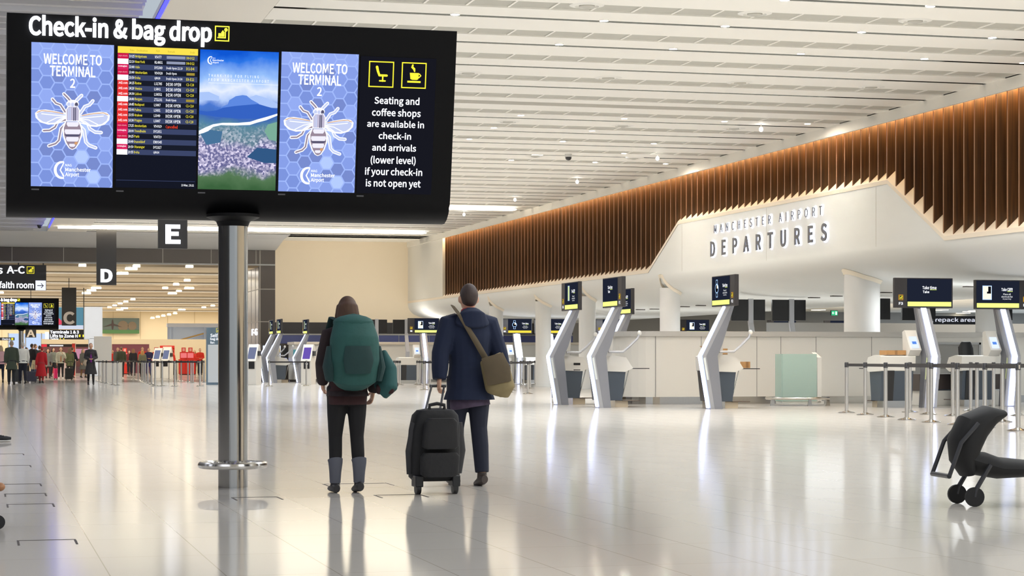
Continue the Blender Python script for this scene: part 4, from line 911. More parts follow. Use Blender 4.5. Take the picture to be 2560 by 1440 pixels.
# ================================================================ LONG FAR COUNTER with machines
fc = thing('check_in_counter', 'long far white check-in counter in front of the blue wall', 'counter', (0, 0, 0)); YC2 = 93.5
x0, x1 = on_y(737, YC2), on_y(1556, YC2)
a = MB(); a.box(x0, x1, YC2, YC2+2.0, .12, 1.74, WHITE); a.build('front_panels', fc)
x = x0+1.2
while x < x1: a = MB(); a.box(x-.012, x+.012, YC2-.01, YC2+.01, .12, 1.74, MATS['groove_grey']); a.build('panel_groove', fc); x += 2.4
a = MB(); a.box(x0-.05, x1+.05, YC2-.06, YC2+2.05, 1.74, 1.86, M('counter_top_cream', (226, 216, 200), .4)); a.build('worktop', fc, bevel=.01)
a = MB(); a.box(x0+.05, x1, YC2+.05, YC2+1.9, 0, .12, STEEL); a.build('plinth', fc)
a = MB(); xa = on_y(741, YC2); a.box(xa-.15, xa+.15, YC2-.012, YC2, .9, 1.5, M('teal_panel', (86, 160, 176), .5)); a.build('teal_panel', fc)
# vending machine
xa, ya = on_y(690, 95.8), 95.8; vm = thing('vending_machine', 'vending machine with lit shelves of bottles by the dark wall', 'vending machine', (xa, ya, 0))
a = MB(); a.box(-.70, .62, 0, .8, 0, 1.80, M('vending_dark', (52, 46, 42), .4)); a.build('cabinet', vm)
a = MB(); a.box(-.62, .22, -.01, 0, .62, 1.70, EM('vending_lit', (226, 236, 255), 1.1)); a.build('lit_back', vm)
a = MB(); a.box(.32, .54, -.015, 0, .75, 1.62, BLACK); a.rect(.36, .50, .95, 1.12, -.02, EM('vending_blue', (120, 150, 255), 1.4)); a.build('keypad', vm)
for r in range(3):
    a = MB(); a.box(-.62, .22, -.10, -.012, .74+r*.32, .755+r*.32, STEEL); a.build('shelf', vm)
    a = MB(); rn = random.Random(r)
    for c in range(9):
        bx = -.57+c*.092; m_ = [M('drink_%d' % q, cc, .3) for q, cc in enumerate(((190, 40, 50), (240, 200, 60), (70, 110, 190), (230, 230, 235), (120, 160, 90)))][(rn.randrange(5))]
        a.lathe([(.028, .756+r*.32), (.028, .90+r*.32), (.012, .95+r*.32), (.012, .98+r*.32)], m_, (bx, -.055, 0), n=8)
    a.build('bottle_row', vm)
# slanted self service machines
def slant(u, v, label, num=None, sc=EM('slant_screen', (120, 128, 160), .9)):
    xa, ya = at(u, v); t = thing('check_in_machine', label, 'check-in machine', (xa, ya, 0), -.5, 'white slanted check-in machines')
    a = MB(); a.prism([(-.30, 0), (-.30, .95), (-.34, .98), (.02, 1.68), (.16, 1.66), (.34, 1.0), (.30, 0)], -.22, .22, WHITE, 'x'); a.build('cabinet', t, bevel=.015)
    a = MB(); a.prism([(-.30, 1.08), (-.06, 1.55), (-.05, 1.54), (-.29, 1.07)], -.16, .16, sc, 'x'); a.build('screen', t)
    a = MB(); a.box(.10, .29, -.12, .12, 1.2, 1.4, DARK); a.box(-.30, -.31, -.1, .1, .66, .74, DARK); a.build('printer_slot', t)
    a = MB(); a.box(-.10, .16, -.312, -.302, .66, .98, BLACK); 
    if num: a.text(num, -.03, .09, .72, .88, -.316, EW)
    a.build('number_plate', t); return t
slant(396, 946, 'white slanted machine with blue screen in front of the red desks, left one')
slant(418, 946, 'white slanted machine with blue screen in front of the red desks, right one')
slant(771, 961, 'white slanted machine with purple screen and number 7 left of the green backpack', '7', EM('slant_purple', (106, 84, 176), 1.0))
slant(634, 962, 'white slanted machine with green light just right of the steel column')
# dark wall letters near the far kiosks
lt = thing('zone_lettering', 'glowing white zone letters on the dark glossy wall beside the steel column', 'lettering', (xo-.03, YB, 0))
a = MB(); a.T = Matrix.Rotation(-PI/2, 4, 'Z'); a.text('F-G', -2.9, -.9, 2.25, 2.58, 0, EWH, ext=.02, offset=.012); a.text('D-E', -2.4, -.4, 1.45, 1.80, 0, EWH, ext=.02, offset=.012); a.build('letters', lt)
# front low desk between the walkers
x, y = at(1030, 949); t = thing('baggage_desk', 'low white baggage desk with slate front between the two walkers', 'desk', (x+.1, y, 0))
a = MB(); a.prism([(-.62, .62), (-.62, 1.02), (.75, 1.02), (.75, .48)], -.2, .6, WHITE, 'y'); a.build('housing', t); a = MB(); a.prism([(-.55, .60), (-.40, .18), (.75, .18), (.75, .48)], -.18, .5, SLATE, 'y'); a.build('front_panel', t); a = MB(); a.box(-.4, .75, -.15, .5, 0, .18, STEEL); a.build('base', t)
a = MB(); a.box(.30, .62, .1, .2, 1.02, 1.45, BLACK); a.build('monitor', t)
# white panel screens near the angled kiosks
x, y = at(1420, 1007); t = thing('screen_panel', 'plain white floor-standing panel right behind the blue barrier post', 'panel', (x, y+.25, 0)); a = MB(); a.box(-.33, .35, -.05, .05, .02, 1.06, WHITE); a.build('panel', t); a = MB(); a.box(-.3, .32, -.15, .15, 0, .02, STEEL); a.build('foot', t)
# ================================================================ FAR HALL contents
xa, ya = on_y(302, 199.9), 199.8
z = lambda v, Y, u: on_y(u, Y, v)[1]
def wall_picture(nm, u0, u1, v0, v1, Y, mats, label, cat='picture'):
    x0, z1 = on_y(u0, Y, v0); x1, z0 = on_y(u1, Y, v1); t = thing(nm, label, cat, ((x0+x1)/2, Y, 0)); w_ = (x1-x0)/2; a = MB(); a.box(-w_, w_, 0, .12, z0, z1, mats); a.build('panel', t); return t, w_, z0, z1
t, w_, z0, z1 = wall_picture('mural', 256, 348, 795, 834, 199.6, M('mural_sky', (84, 97, 92), .7, noise=.25, scale=.5), 'wide green-grey mural with an aeroplane on the far wall')
a = MB(); a.box(-w_, w_, -.02, 0, z0, z0+.35, M('mural_grass', (74, 116, 70), .7)); cx = -w_*.45
PD = M('mural_plane', (60, 46, 44), .6); a.ell((cx, -.02, z0+.85), (.10, .02, .50), PD); a.prism([(cx-.9, z0+.62), (cx-.1, z0+.95), (cx+.1, z0+.95), (cx+.9, z0+.62), (cx, z0+.78)], -.03, -.01, PD, 'y'); a.build('aeroplane', t)
for q, (fx, r_) in enumerate(((.12, .5), (.62, .42))): a = MB(); a.lathe([(r_, 0), (r_, .01)], M('mural_bubble', (112, 98, 80), .7), n=20); o = a.build('blossom', t); o.rotation_euler = (PI/2, 0, 0); o.location = (w_*fx, -.005, z1-.75)
SCP = EM('advert_teal', (96, 146, 166), .85)
t, w_, z0, z1 = wall_picture('advert_screen', 143, 211, 768, 823, 150, SCP, 'large teal and pink advert screen behind the letter C sign', 'screen')
a = MB(); a.prism([(-w_, z0+.3), (-w_, z0+.9), (-w_+.55, z0+.35)], -.02, -.01, EM('advert_pink', (224, 76, 100), 1), 'y'); a.prism([(w_*.05, z1-.1), (w_*.35, z1-.5), (w_*.1, z1-.9)], -.02, -.01, EM('advert_pink', (224, 76, 100), 1), 'y'); a.box(-w_, w_, -.015, -.01, z0, z0+.28, EM('advert_pale', (208, 214, 232), 1)); a.build('artwork', t)
x, y = at_d(234, 128); t = thing('wrapped_lift', 'pale blue cloth-wrapped lift shaft right of the letter C sign', 'lift shaft', (x, y, 0)); CL = M('wrap_cloth', (208, 220, 240), .8, noise=.06, scale=1.2, bump=.4)
a = MB(); a.box(-.55, .55, 0, 1.0, 2.3, 4.35, CL); a.box(-.28, .5, .0, .9, 0, 2.4, CL); a.build('cloth', t, bevel=.04)
# glazed entrance at far left
t = thing('glazed_screen', 'pale blue glazed partition behind the crowd at left', 'glazing', (*at_d(74, 158), 0)); a = MB(); a.box(-1.6, 2.2, 0, .1, 1.5, 3.05, EM('daylight_glass', (200, 220, 252), .95)); a.build('glass', t)
a = MB()
for q in (-1.6, -.3, .9, 2.2): a.box(q-.04, q+.04, -.03, .0, 1.4, 3.1, GREYP)
a.box(-1.6, 2.2, -.03, .13, 1.42, 1.5, WHITE); a.box(-1.6, 2.2, 0, .1, 0, 1.42, CR2); a.build('frame', t)
x, y = at_d(77, 128); t = thing('zone_banner', 'small dark hanging sign with letter A above the crowd', 'hanging sign', (x, y, 0), 0, 'hanging zone letter signs'); a = MB(); a.box(-.33, .33, -.08, .08, 2.42, 3.0, M('banner_black', (34, 34, 37), .4)); a.build('block', t); a = MB(); a.text('A', -.26, .26, 2.45, 2.92, -.09, M('letter_cream', (214, 204, 190), .5), ext=.01, offset=.02); a.build('letter', t); a = MB(); a.box(-.02, .02, -.02, .02, 3.0, FZ+.02, DARK); a.build('hanger', t)
# shop front and cream partition
YP = 157
x0, _ = on_y(105, YP, 850); x1 = on_y(548, YP)
pt = MB(); zt = 2.58; pt.box(on_y(104, YP), x1+4, YP, YP+.3, 2.2, zt, CR2); pt.box(on_y(373, YP), x1+4, YP, YP+.3, 0, 2.2, CR2); pt.box(on_y(240, YP), on_y(280, YP), YP, YP+.3, 0, 2.2, CR2)
pt.box(on_y(278, YP), on_y(374, YP), YP+.02, YP+.3, 0, 2.2, M('plum_panel', (120, 64, 78), .6)); struct(pt.build('wall_partition'))
sh = thing('shop_front', 'dim shop front with pink lit interior behind the crowd', 'shop', (on_y(160, YP), YP+.4, 0)); hw = (on_y(238, YP)-on_y(104, YP))/2
sx0 = on_y(104, YP)-on_y(160, YP); sx1 = on_y(240, YP)-on_y(160, YP)
a = MB(); a.box(sx0, sx1, 1.2, 1.3, 0, 2.2, M('shop_back', (112, 70, 72), .6)); a.build('back_wall', sh); a = MB(); a.box(sx0, sx1, -.02, 0, 1.98, 2.2, M('shop_header', (40, 34, 38), .5)); a.box(sx0, sx0+.4, -.03, -.02, 1.99, 2.18, EM('shop_red', (226, 60, 70), 1)); a.box(sx0+.6, sx0+1.6, -.03, -.02, 2.03, 2.14, EM('shop_white', (230, 226, 226), .9)); a.build('header', sh)
a = MB(); a.box(.8, sx1-.1, 1.1, 1.2, 1.1, 1.85, EM('shop_pink', (214, 150, 176), .8)); a.build('lit_display', sh)
for q in range(3): a = MB(); a.box(sx0+.2+q*1.2, sx0+1.1+q*1.2, .9, 1.2, 0, .5+.3*(q % 2), M('shop_goods_%d' % q, ((180, 60, 66), (210, 190, 190), (90, 60, 70))[q], .6)); a.build('goods_display', sh)
t = thing('banner_post', 'slim upright red banner with white lettering behind the crowd', 'banner', (*at(184, 938), 0)); a = MB(); a.box(-.10, .10, -.04, .04, 0, 2.1, M('banner_red', (224, 60, 52), .5)); a.build('panel', t); a = MB(); a.box(.10, .14, -.05, .05, 0, 2.12, WHITE); a.build('edge', t); a = MB(); a.T = Matrix.Translation((.035, -.045, 1.3)) @ Matrix.Rotation(-PI/2, 4, 'Y'); a.text('WELCOME', 0, .62, -.0, .07, 0, EW); 
# red desks
RD = M('desk_red', (214, 48, 34), .45)
for i, (u, v, lab) in enumerate(((312, 935.6, 'red check-in desk behind the man in the green jacket'), (391, 937.5, 'red check-in desk behind the white slanted machines'), (459, 937, 'red check-in desk with a white striped display'), (476, 937, 'narrow red desk with tall red screen left of the woman in red'))):
    x, y = at(u, v); t = thing('check_in_desk', lab, 'desk', (x, y, 0), 0, 'red check-in desks'); a = MB(); a.box(-.32, .32, -.3, .3, .05, 1.05, RD); a.build('body', t); a = MB(); a.box(-.26, .26, -.25, .25, 0, .05, DARK); a.build('plinth', t)
    a = MB(); a.box(-.25, .25, -.05, .05, 1.05, 1.55, RD); a.build('screen_housing', t)
    a = MB(); a.box(-.2, .2, -.06, -.05, 1.15, 1.48, EM('red_screen', (235, 120, 120), 1) if i != 1 else DARK); a.build('screen', t)
    a = MB(); a.box(-.14, .14, -.03, .03, 1.55, 1.85, RD); a.rect(-.08, .08, 1.6, 1.8, -.032, M('plate_pale', (236, 170, 160), .5)); a.build('number_plate', t)
t = thing('red_arch', 'glowing red arched display behind the right white slanted machine', 'display', (*at(418, 936.3), 0)); a = MB(); a.box(-.5, -.36, -.1, .1, 0, 1.85, RD); a.box(.36, .5, -.1, .1, 0, 1.85, RD); a.box(-.5, .5, -.1, .1, 1.75, 2.0, RD); a.build('frame', t, bevel=.03); a = MB(); a.box(-.36, .36, 0, .05, 1.0, 1.75, M('arch_red', (200, 50, 40), .5)); a.box(-.3, .3, -.11, -.1, 1.82, 1.93, EM('arch_lit', (255, 226, 190), 1)); a.build('lit_sign', t)
# escalator with glass side
x, y = at_d(480, 165); es = thing('escalator', 'pale blue glazed escalator rising to the right in the far hall', 'escalator', (x, y, 0)); GB = M('escalator_blue', (168, 186, 216), .4)
a = MB(); a.prism([(-3.4, 1.9), (-3.4, 2.15), (-1.4, 2.15), (2.6, 3.7), (4.5, 3.7), (4.5, 3.3), (2.8, 3.3), (-1.2, 1.9)], -.1, .4, GB, 'y'); a.build('truss', es)
a = MB(); a.prism([(-2.0, 3.65), (-2.0, 3.95), (4.5, 3.95), (4.5, 3.65)], -.3, .5, M('escalator_pale', (206, 216, 236), .5), 'y'); a.build('header_beam', es)
for q in (-1.9, -1.6, 1.0, 3.2): a = MB(); a.box(q-.08, q+.08, -.25, -.1, .0, 3.7, GB); a.build('pillar', es)
a = MB(); a.tube([(-3.6, -.15, 2.35), (-1.4, -.15, 2.5), (2.6, -.15, 4.0 if 0 else 3.6), (4.5, -.15, 3.6)], .06, M('handrail_brass', (196, 160, 96), .4)); a.build('handrail', es)
a = MB(); a.box(-1.9, 4.5, .5, .55, 2.4, 3.65, glass('escalator_glass', (214, 226, 244), .4)); a.build('glass_panel', es)
# beyond the white counter: another room
rb = MB(); RG = M('room_grey', (176, 176, 174), .6)
rb.box(29.3, 76, 131, 131.3, 0, 4.6, RG); rb.box(30, 60, 75, 75.3, 0, 2.5, RG); struct(rb.build('wall_far_right'))
rc = MB()
for i in range(24): rc.box(29.4, 76, 44+i*3.6, 44+i*3.6+3.3, 4.3, 4.4, CP)
rc.box(29.3, 76, 40, 131, 4.4, 4.5, CG); struct(rc.build('ceiling_side_room'))
sp = None
for i, (u, v) in enumerate(((2352, 775), (2440, 777), (2408, 783), (2425, 779), (2046, 775))):
    x, y = at(u, v, 4.28); lab = 'flat lit ceiling lamp of the room beyond the white counter, %s from the left' % ORD[[2046, 2352, 2408, 2425, 2440].index(u)]
    if sp is None:
        sp = thing('panel_lamp', lab, 'ceiling light', (x, y, 4.3), 0, 'lamps of the side room'); a = MB(); a.box(-.3, .3, -.5, .5, -.03, 0, EWARM); a.build('diffuser', sp); a = MB(); a.box(-.33, .33, -.53, .53, -.015, 0, TRIM); a.build('frame', sp)
    else: dup(sp, (x, y, 4.3), 0, lab)
area('side_room_luminaire', (46, 90, 4.25), 20, 60, 4500, (1, .97, .92))
# ================================================================ PEOPLE
def remesh(mb, voxel, name, parent, mat, smooth=2):
    me = bpy.data.meshes.new(name); me.from_pydata([tuple(v) for v in mb.v], [], mb.f); me.update()
    o = bpy.data.objects.new(name, me); COL.objects.link(o)
    r = o.modifiers.new('r', 'REMESH'); r.mode = 'VOXEL'; r.voxel_size = voxel
    s = o.modifiers.new('s', 'SMOOTH'); s.factor = .5; s.iterations = smooth
    dg = bpy.context.evaluated_depsgraph_get(); m2 = bpy.data.meshes.new_from_object(o.evaluated_get(dg))
    o.modifiers.clear(); o.data = m2; bpy.data.meshes.remove(me); m2.name = name
    m2.materials.clear(); m2.materials.append(mat); m2.polygons.foreach_set('use_smooth', [True]*len(m2.polygons))
    if parent: o.parent = parent
    return o
def hand(mb, w, dirv, side, m, k=1.0, curl=.6, thumb=1):
    """hand at wrist w pointing along dirv; side = direction across the palm towards the thumb"""
    d = Vector(dirv).normalized(); s = Vector(side); s = (s-d*s.dot(d)).normalized(); nrm = d.cross(s)*thumb; w = Vector(w)
    mb.loft([w-d*.02*k, w+d*.02*k, w+d*.05*k, w+d*.085*k], [(.026*k, .020*k), (.034*k, .019*k), (.041*k, .017*k), (.038*k, .013*k)], m, n=10, right=s)
    for i, (off, ln) in enumerate(((.029, .070), (.010, .080), (-.010, .074), (-.029, .058))):
        p = w+d*.078*k+s*off*k; a = curl*.5; pts = [p]; 
        for j, f in enumerate((.45, .32, .23)):
            q = pts[-1]+(d*math.cos(a)+nrm*math.sin(a))*ln*f*k; pts.append(q); a += curl*(.9+.1*i)
        mb.loft(pts, [.0092*k, .0088*k, .0078*k, .0055*k], m, n=7)
    p = w+d*.03*k+s*.030*k; q = p+(d*.6+s*.7+nrm*.3).normalized()*.035*k; r = q+(d*.9+s*.2+nrm*.5).normalized()*.030*k
    mb.loft([p-s*.01*k, q, r], [.012*k, .0105*k, .007*k], m, n=7)
SKIN = M('skin_light', (214, 168, 140), .55); SKIND = M('skin_tan', (176, 128, 98), .55)
def cloth(n, c, r=.85): return M('cloth_'+n, c, r, noise=.12, scale=9)
def person(label, x, y, rz, h=1.72, top=(60, 60, 60), legs=(30, 30, 36), shoe=(28, 26, 26), hair=(60, 42, 30), hairlen=0, coat=0.0, stride=.1, arms=None, vox=.022, skin=None, lean=0.0, female=False, collar=None, seed=0, bald=False, extra=None, vest=None, puff=0.0, bend=0.0):
    """standing or walking figure facing local -y"""
    skin = skin or SKIN; k = h/1.75; t = thing('person', label, 'person', (x, y, 0), rz)
    V = lambda a, b, c: Vector((a*k, b*k, c*k))
    rnd = random.Random(seed); sw = .165 if female else .185
    lf, rf = -stride, stride*.8                                    # left foot forward, right foot back
    HIP = {1: V(.09, 0, .93), -1: V(-.09, 0, .93)}; FOOT = {1: V(.10, lf, .09), -1: V(-.10, rf, .09+abs(stride)*.10)}
    KNEE = {s: (HIP[s]+FOOT[s])*.5+V(0, -.035-abs(stride)*.10, 0) for s in (1, -1)}
    def tw(p):                                                       # forward lean and bend of the upper body
        p = Vector(p); z = p.z/k
        if z > .95: p.y -= (z-.95)*lean*k; 
        if bend and z > .95:
            R = Matrix.Rotation(bend, 3, 'X'); o = V(0, 0, .95); p = R @ (p-o)+o
        return p
    A = arms or {}
    SH = {s: tw(V(s*sw, 0, 1.43)) for s in (1, -1)}
    EL = {s: tw(V(*A.get(('e', s), (s*(sw+.055), .02+stride*.3*s, 1.14)))) for s in (1, -1)}
    WR = {s: tw(V(*A.get(('w', s), (s*(sw+.06), -.05+stride*.7*s, .89)))) for s in (1, -1)}
    def ringz(lst, mb, pad=0):
        mb.loft([tw(V(0, yy, z)) for z, a, b_, yy in lst], [((a+pad)*k, (b_+pad)*k) for z, a, b_, yy in lst], skin, n=18, right=(1, 0, 0))
    TOR = [(.84, .12, .085, .01), (.92, .165, .11, .01), (1.06, .145 if not female else .128, .098, 0), (1.20, .155 if not female else .135, .105, 0), (1.33, .175 if not female else .155, .115, 0), (1.43, sw-.01, .088, .01), (1.485, .10, .065, .01), (1.515, .055, .05, .005)]
    b = MB(); ringz(TOR, b)
    b.loft([tw(V(0, .01, 1.46)), tw(V(0, 0, 1.53)), tw(V(0, -.012, 1.60))], [.058*k, .052*k, .052*k], skin)
    hc = tw(V(0, -.015, 1.655))
    b.ell(hc, (.076*k, .094*k, .112*k), skin, 18, 12); b.ell(hc+V(0, -.030, -.055), (.056*k, .062*k, .060*k), skin); b.ell(hc+V(0, -.097, -.012), (.014*k, .022*k, .026*k), skin)
    for s in (1, -1): b.ell(hc+V(s*.082, .008, -.01), (.015*k, .024*k, .034*k), skin); b.ell(hc+V(s*.03, -.086, .03), (.022*k, .012*k, .008*k), skin)
    for s in (1, -1):
        b.loft([SH[s]-V(s*.05, 0, 0), SH[s], EL[s], WR[s]], [.05*k, .052*k, .040*k, .027*k], skin)
        b.loft([HIP[s]+V(0, 0, .04), (HIP[s]+KNEE[s])/2, KNEE[s], (KNEE[s]*.65+FOOT[s]*.35)+V(0, .012, 0), FOOT[s]], [.092*k, .078*k, .055*k, .054*k, .036*k], skin)
    body = remesh(b, vox, 'body', t, skin)
    hb = MB()
    for s in (1, -1):
        d = (WR[s]-EL[s]).normalized(); hand(hb, WR[s], d, A.get(('h', s), (0, -1, 0)), skin, k, A.get('curl', .5), thumb=s)
    bm = bmesh.new(); bm.from_mesh(body.data); tmp = bpy.data.meshes.new('t'); tmp.from_pydata([tuple(v) for v in hb.v], [], hb.f); bm.from_mesh(tmp); bm.to_mesh(body.data); bm.free(); bpy.data.meshes.remove(tmp)
    body.data.polygons.foreach_set('use_smooth', [True]*len(body.data.polygons))
    # face
    f = MB(); EWM, EDM, LM = M('eye_white', (230, 226, 220), .3), M('eye_dark', (40, 30, 26), .3), M('lip', (168, 98, 90), .5)
    for s in (1, -1): f.ell(hc+V(s*.03, -.083, .012), (.012*k, .010*k, .008*k), EWM, 10, 6); f.ell(hc+V(s*.03, -.091, .012), (.006*k, .004*k, .006*k), EDM, 8, 5)
    f.ell(hc+V(0, -.087, -.058), (.024*k, .010*k, .007*k), LM, 10, 6); f.build('face', t)
    # hair
    if not bald:
        HM_ = M('hair_%d_%d_%d' % hair, hair, .6, noise=.3, scale=30, stretch=(3, 3, .3))
        q = MB(); q.ell(hc+V(0, .022, .022), ((.088 if hairlen else .081)*k, .094*k, .112*k), skin, 18, 12)
        if hairlen:
            z0 = 1.66-hairlen
            q.loft([tw(V(0, .02, 1.745)), tw(V(0, .03, 1.70)), tw(V(0, .045, 1.60)), tw(V(0, .075, 1.50)), tw(V(0, .085, z0))], [(.05*k, .05*k), (.090*k, .085*k), (.108*k, .080*k), (.128*k, .055*k), (.09*k, .028*k)], skin, n=14, right=(1, 0, 0))
            for s in (1, -1): q.loft([tw(V(s*.07, .0, 1.70)), tw(V(s*.088, .0, 1.60)), tw(V(s*.085, .02, 1.50))], [.03*k, .028*k, .018*k], skin)
        remesh(q, vox*.8, 'hair', t, HM_, 8)
    # trousers
    LGM = cloth('%d_%d_%d' % legs, legs)
    p = MB(); ringz([(.80, .10, .08, .01), (.88, .155, .11, .01), (.95, .168, .118, .01), (1.03, .150, .108, 0)], p, .012)
    wl = .0 if female else .012
    for s in (1, -1): p.loft([HIP[s]+V(0, 0, .03), (HIP[s]+KNEE[s])/2, KNEE[s], (KNEE[s]*.6+FOOT[s]*.4)+V(0, .012, 0), FOOT[s]+V(0, .0, .02)], [(.102+wl)*k, (.086+wl)*k, (.064+wl)*k, (.061+wl)*k, (.044+wl*1.6)*k], skin)
    remesh(p, vox, 'trousers', t, LGM)
    # shoes
    SM = M('shoe_%d_%d_%d' % shoe, shoe, .5)
    for s in (1, -1):
        q = MB(); c = FOOT[s]; tilt = (.35 if s == -1 else -.12)*min(1, abs(stride)/.2)
        Rm = Matrix.Rotation(tilt, 3, 'X')
        pts = [(0, .075, -.05), (0, .03, -.042), (0, -.05, -.05), (0, -.13, -.064), (0, -.185, -.072)]; rd = [(.030, .036), (.040, .050), (.043, .040), (.044, .028), (.024, .016)]
        q.loft([c+Rm @ V(*a_) for a_ in pts], [(a_*k, b_*k) for a_, b_ in rd], SM, n=14, right=(1, 0, 0)); q.loft([c+V(0, 0, -.03), c+V(0, .0, .02)], [.045*k, .042*k], SM)
        o = q.build('shoe', t)
        lo = min((v.co.z for v in o.data.vertices)); 
        if s == 1 or abs(stride) < .06:
            for v in o.data.vertices: v.co.z -= lo
    # jacket
    JM_ = cloth('%d_%d_%d' % top, top)
    hem = .88 if not coat else coat
    j = MB(); pd = .022+puff
    lst = [(z, a, b_, yy) for z, a, b_, yy in TOR if z > max(hem, .9) and z < 1.5]
    low = [(hem, .17 if not coat else .17+(.95-coat)*.16, .125+max(0, .95-coat)*.14, .01)]
    if coat and coat < .8: low += [(.86, .165, .12, .01)]
    ringz(low+lst+[(1.52, .068, .062, .005)], j, pd)
    for s in (1, -1): j.loft([SH[s]-V(s*.06, 0, 0), SH[s], (SH[s]+EL[s])/2, EL[s], EL[s]*.4+WR[s]*.6, WR[s]], [(.062+pd)*k, (.060+pd)*k, (.052+pd)*k, (.046+pd)*k, (.040+pd)*k, (.034+pd*.8)*k], skin)
    remesh(j, vox, 'jacket' if not coat else 'coat', t, JM_)
    if vest:
        q = MB(); q.loft([tw(V(0, -.075, z)) for z in (.95, 1.2, 1.40)], [(.05*k, .075*k), (.055*k, .072*k), (.035*k, .055*k)], skin, n=12, right=(1, 0, 0)); remesh(q, vox, 'jumper', t, cloth('%d_%d_%d' % vest, vest))
    if collar:
        q = MB(); q.loft([tw(V(0, .01, 1.47)), tw(V(0, .012, 1.53)), tw(V(0, .005, 1.56))], [(.085*k, .085*k), (.078*k, .082*k), (.070*k, .072*k)], skin, n=16, right=(1, 0, 0)); remesh(q, vox*.7, 'scarf', t, cloth('%d_%d_%d' % collar, collar))
    if extra: extra(t, k, V, tw, FOOT)
    return t
# ---- the two walkers
NEAR = .0095
x, y = at(868, 1232); wrz = PI+YAW*.2
def woman_extra(t, k, V, tw, FOOT):
    q = MB(); q.loft([V(0, .012, .80), V(0, .012, .92), V(0, .01, 1.02)], [(.175*k, .135*k), (.185*k, .14*k), (.165*k, .125*k)], MATS['skin_light'], n=20, right=(1, 0, 0)); remesh(q, NEAR, 'tied_jumper', t, M('jumper_maroon', (52, 26, 28), .85, noise=.35, scale=14))
    for s in (1, -1):
        q = MB(); q.loft([FOOT[s]+V(0, -.0, .21), FOOT[s]+V(0, .012, .18), FOOT[s]+V(0, .004, .10), FOOT[s]+V(0, 0, .0)], [.070*k, .066*k, .056*k, .050*k], MATS['skin_light'], n=14); o = q.build('sock', t); o.data.materials.clear(); o.data.materials.append(M('sock_grey', (92, 94, 104), .9))
wm = person('woman walking away with long brown hair, black leggings and a green backpack', x, y, wrz, 1.53, top=(40, 26, 28), legs=(16, 15, 18), shoe=(40, 38, 40), hair=(74, 48, 30), hairlen=.30, stride=.05, vox=NEAR, female=True, extra=woman_extra,
            arms={('e', 1): (.235, .03, 1.17), ('w', 1): (.20, -.12, 1.00), ('e', -1): (-.27, .03, 1.14), ('w', -1): (-.26, -.08, .92)})
bp = thing('backpack', 'large dark green hiking backpack on the back of the walking woman', 'backpack', (x, y, 0), wrz); GRN = M('pack_green', (32, 78, 74), .8, noise=.25, scale=7, bump=.4); GRN2 = M('pack_dark_green', (22, 54, 54), .8, noise=.2, scale=9)
q = MB(); q.loft([(0, .18, .86), (0, .23, .90), (0, .26, 1.05), (0, .25, 1.22), (0, .22, 1.34), (0, .19, 1.40)], [(.13, .07), (.185, .12), (.20, .14), (.195, .135), (.16, .10), (.07, .04)], GRN, n=22, right=(1, 0, 0)); remesh(q, .012, 'main_bag', bp, GRN, 3)
q = MB(); q.ell((0, .21, 1.345), (.165, .125, .065), GRN); q.build('top_lid', bp)
for s in (1, -1): q = MB(); q.loft([(s*.19, .22, .90), (s*.205, .24, 1.0), (s*.195, .23, 1.16)], [(.035, .07), (.045, .08), (.02, .05)], GRN2, right=(1, 0, 0)); q.build('side_pocket', bp)
for s in (1, -1): q = MB(); q.loft([(s*.09, .12, 1.36), (s*.12, -.02, 1.39), (s*.13, -.13, 1.26), (s*.14, -.10, 1.08), (s*.15, .10, .97)], [(.028, .008)]*5, GRN2, right=(1, 0, 0)); q.build('shoulder_strap', bp)
q = MB(); q.loft([(0, .375, .95), (0, .395, 1.05), (0, .375, 1.16)], [(.10, .02), (.12, .025), (.10, .02)], GRN2, right=(1, 0, 0)); q.build('front_pocket', bp)
sb_ = thing('shoulder_bag', 'teal and maroon shoulder bag hanging at the right side of the walking woman', 'bag', (x, y, 0), wrz)
q = MB(); q.loft([(-.24, .10, .80), (-.29, .12, .85), (-.30, .10, .98), (-.27, .06, 1.12)], [(.07, .10), (.09, .14), (.075, .12), (.03, .06)], GRN2, n=16, right=(1, 0, 0)); remesh(q, .012, 'bag', sb_, M('bag_teal', (38, 82, 82), .85, noise=.3, scale=8))
q = MB(); q.loft([(-.26, .06, 1.08), (-.21, .03, 1.28), (-.10, .0, 1.40)], [(.035, .012)]*3, GRN2, right=(0, 1, 0)); q.build('strap', sb_)
q = MB(); q.loft([(-.20, .16, .82), (-.30, .2, .83), (-.37, .12, .87)], [(.03, .04), (.045, .05), (.02, .03)], GRN2); remesh(q, .01, 'jacket_bundle', sb_, M('jumper_maroon', (52, 26, 28), .85, noise=.35, scale=14))
x, y = at(1172, 1214); mrz = PI+YAW*.25
NAVY = (13, 26, 54)
def man_extra(t, k, V, tw, FOOT):
    q = MB(); q.loft([tw(V(0, .03, 1.40)), tw(V(0, .10, 1.44)), tw(V(0, .09, 1.50)), tw(V(0, .05, 1.53))], [(.15*k, .05*k), (.16*k, .085*k), (.13*k, .085*k), (.09*k, .06*k)], SKIN, n=18, right=(1, 0, 0)); remesh(q, .010, 'hood', t, cloth('13_26_54', NAVY))
    q = MB(); q.loft([V(-.01, .015, .69), V(0, .01, .76), V(0, .01, .86)], [(.185*k, .145*k), (.18*k, .14*k), (.15*k, .11*k)], SKIN, n=20, right=(1, 0, 0)); remesh(q, .011, 'shirt_hem', t, M('hem_plaid', (70, 58, 78), .85, noise=.4, scale=18))
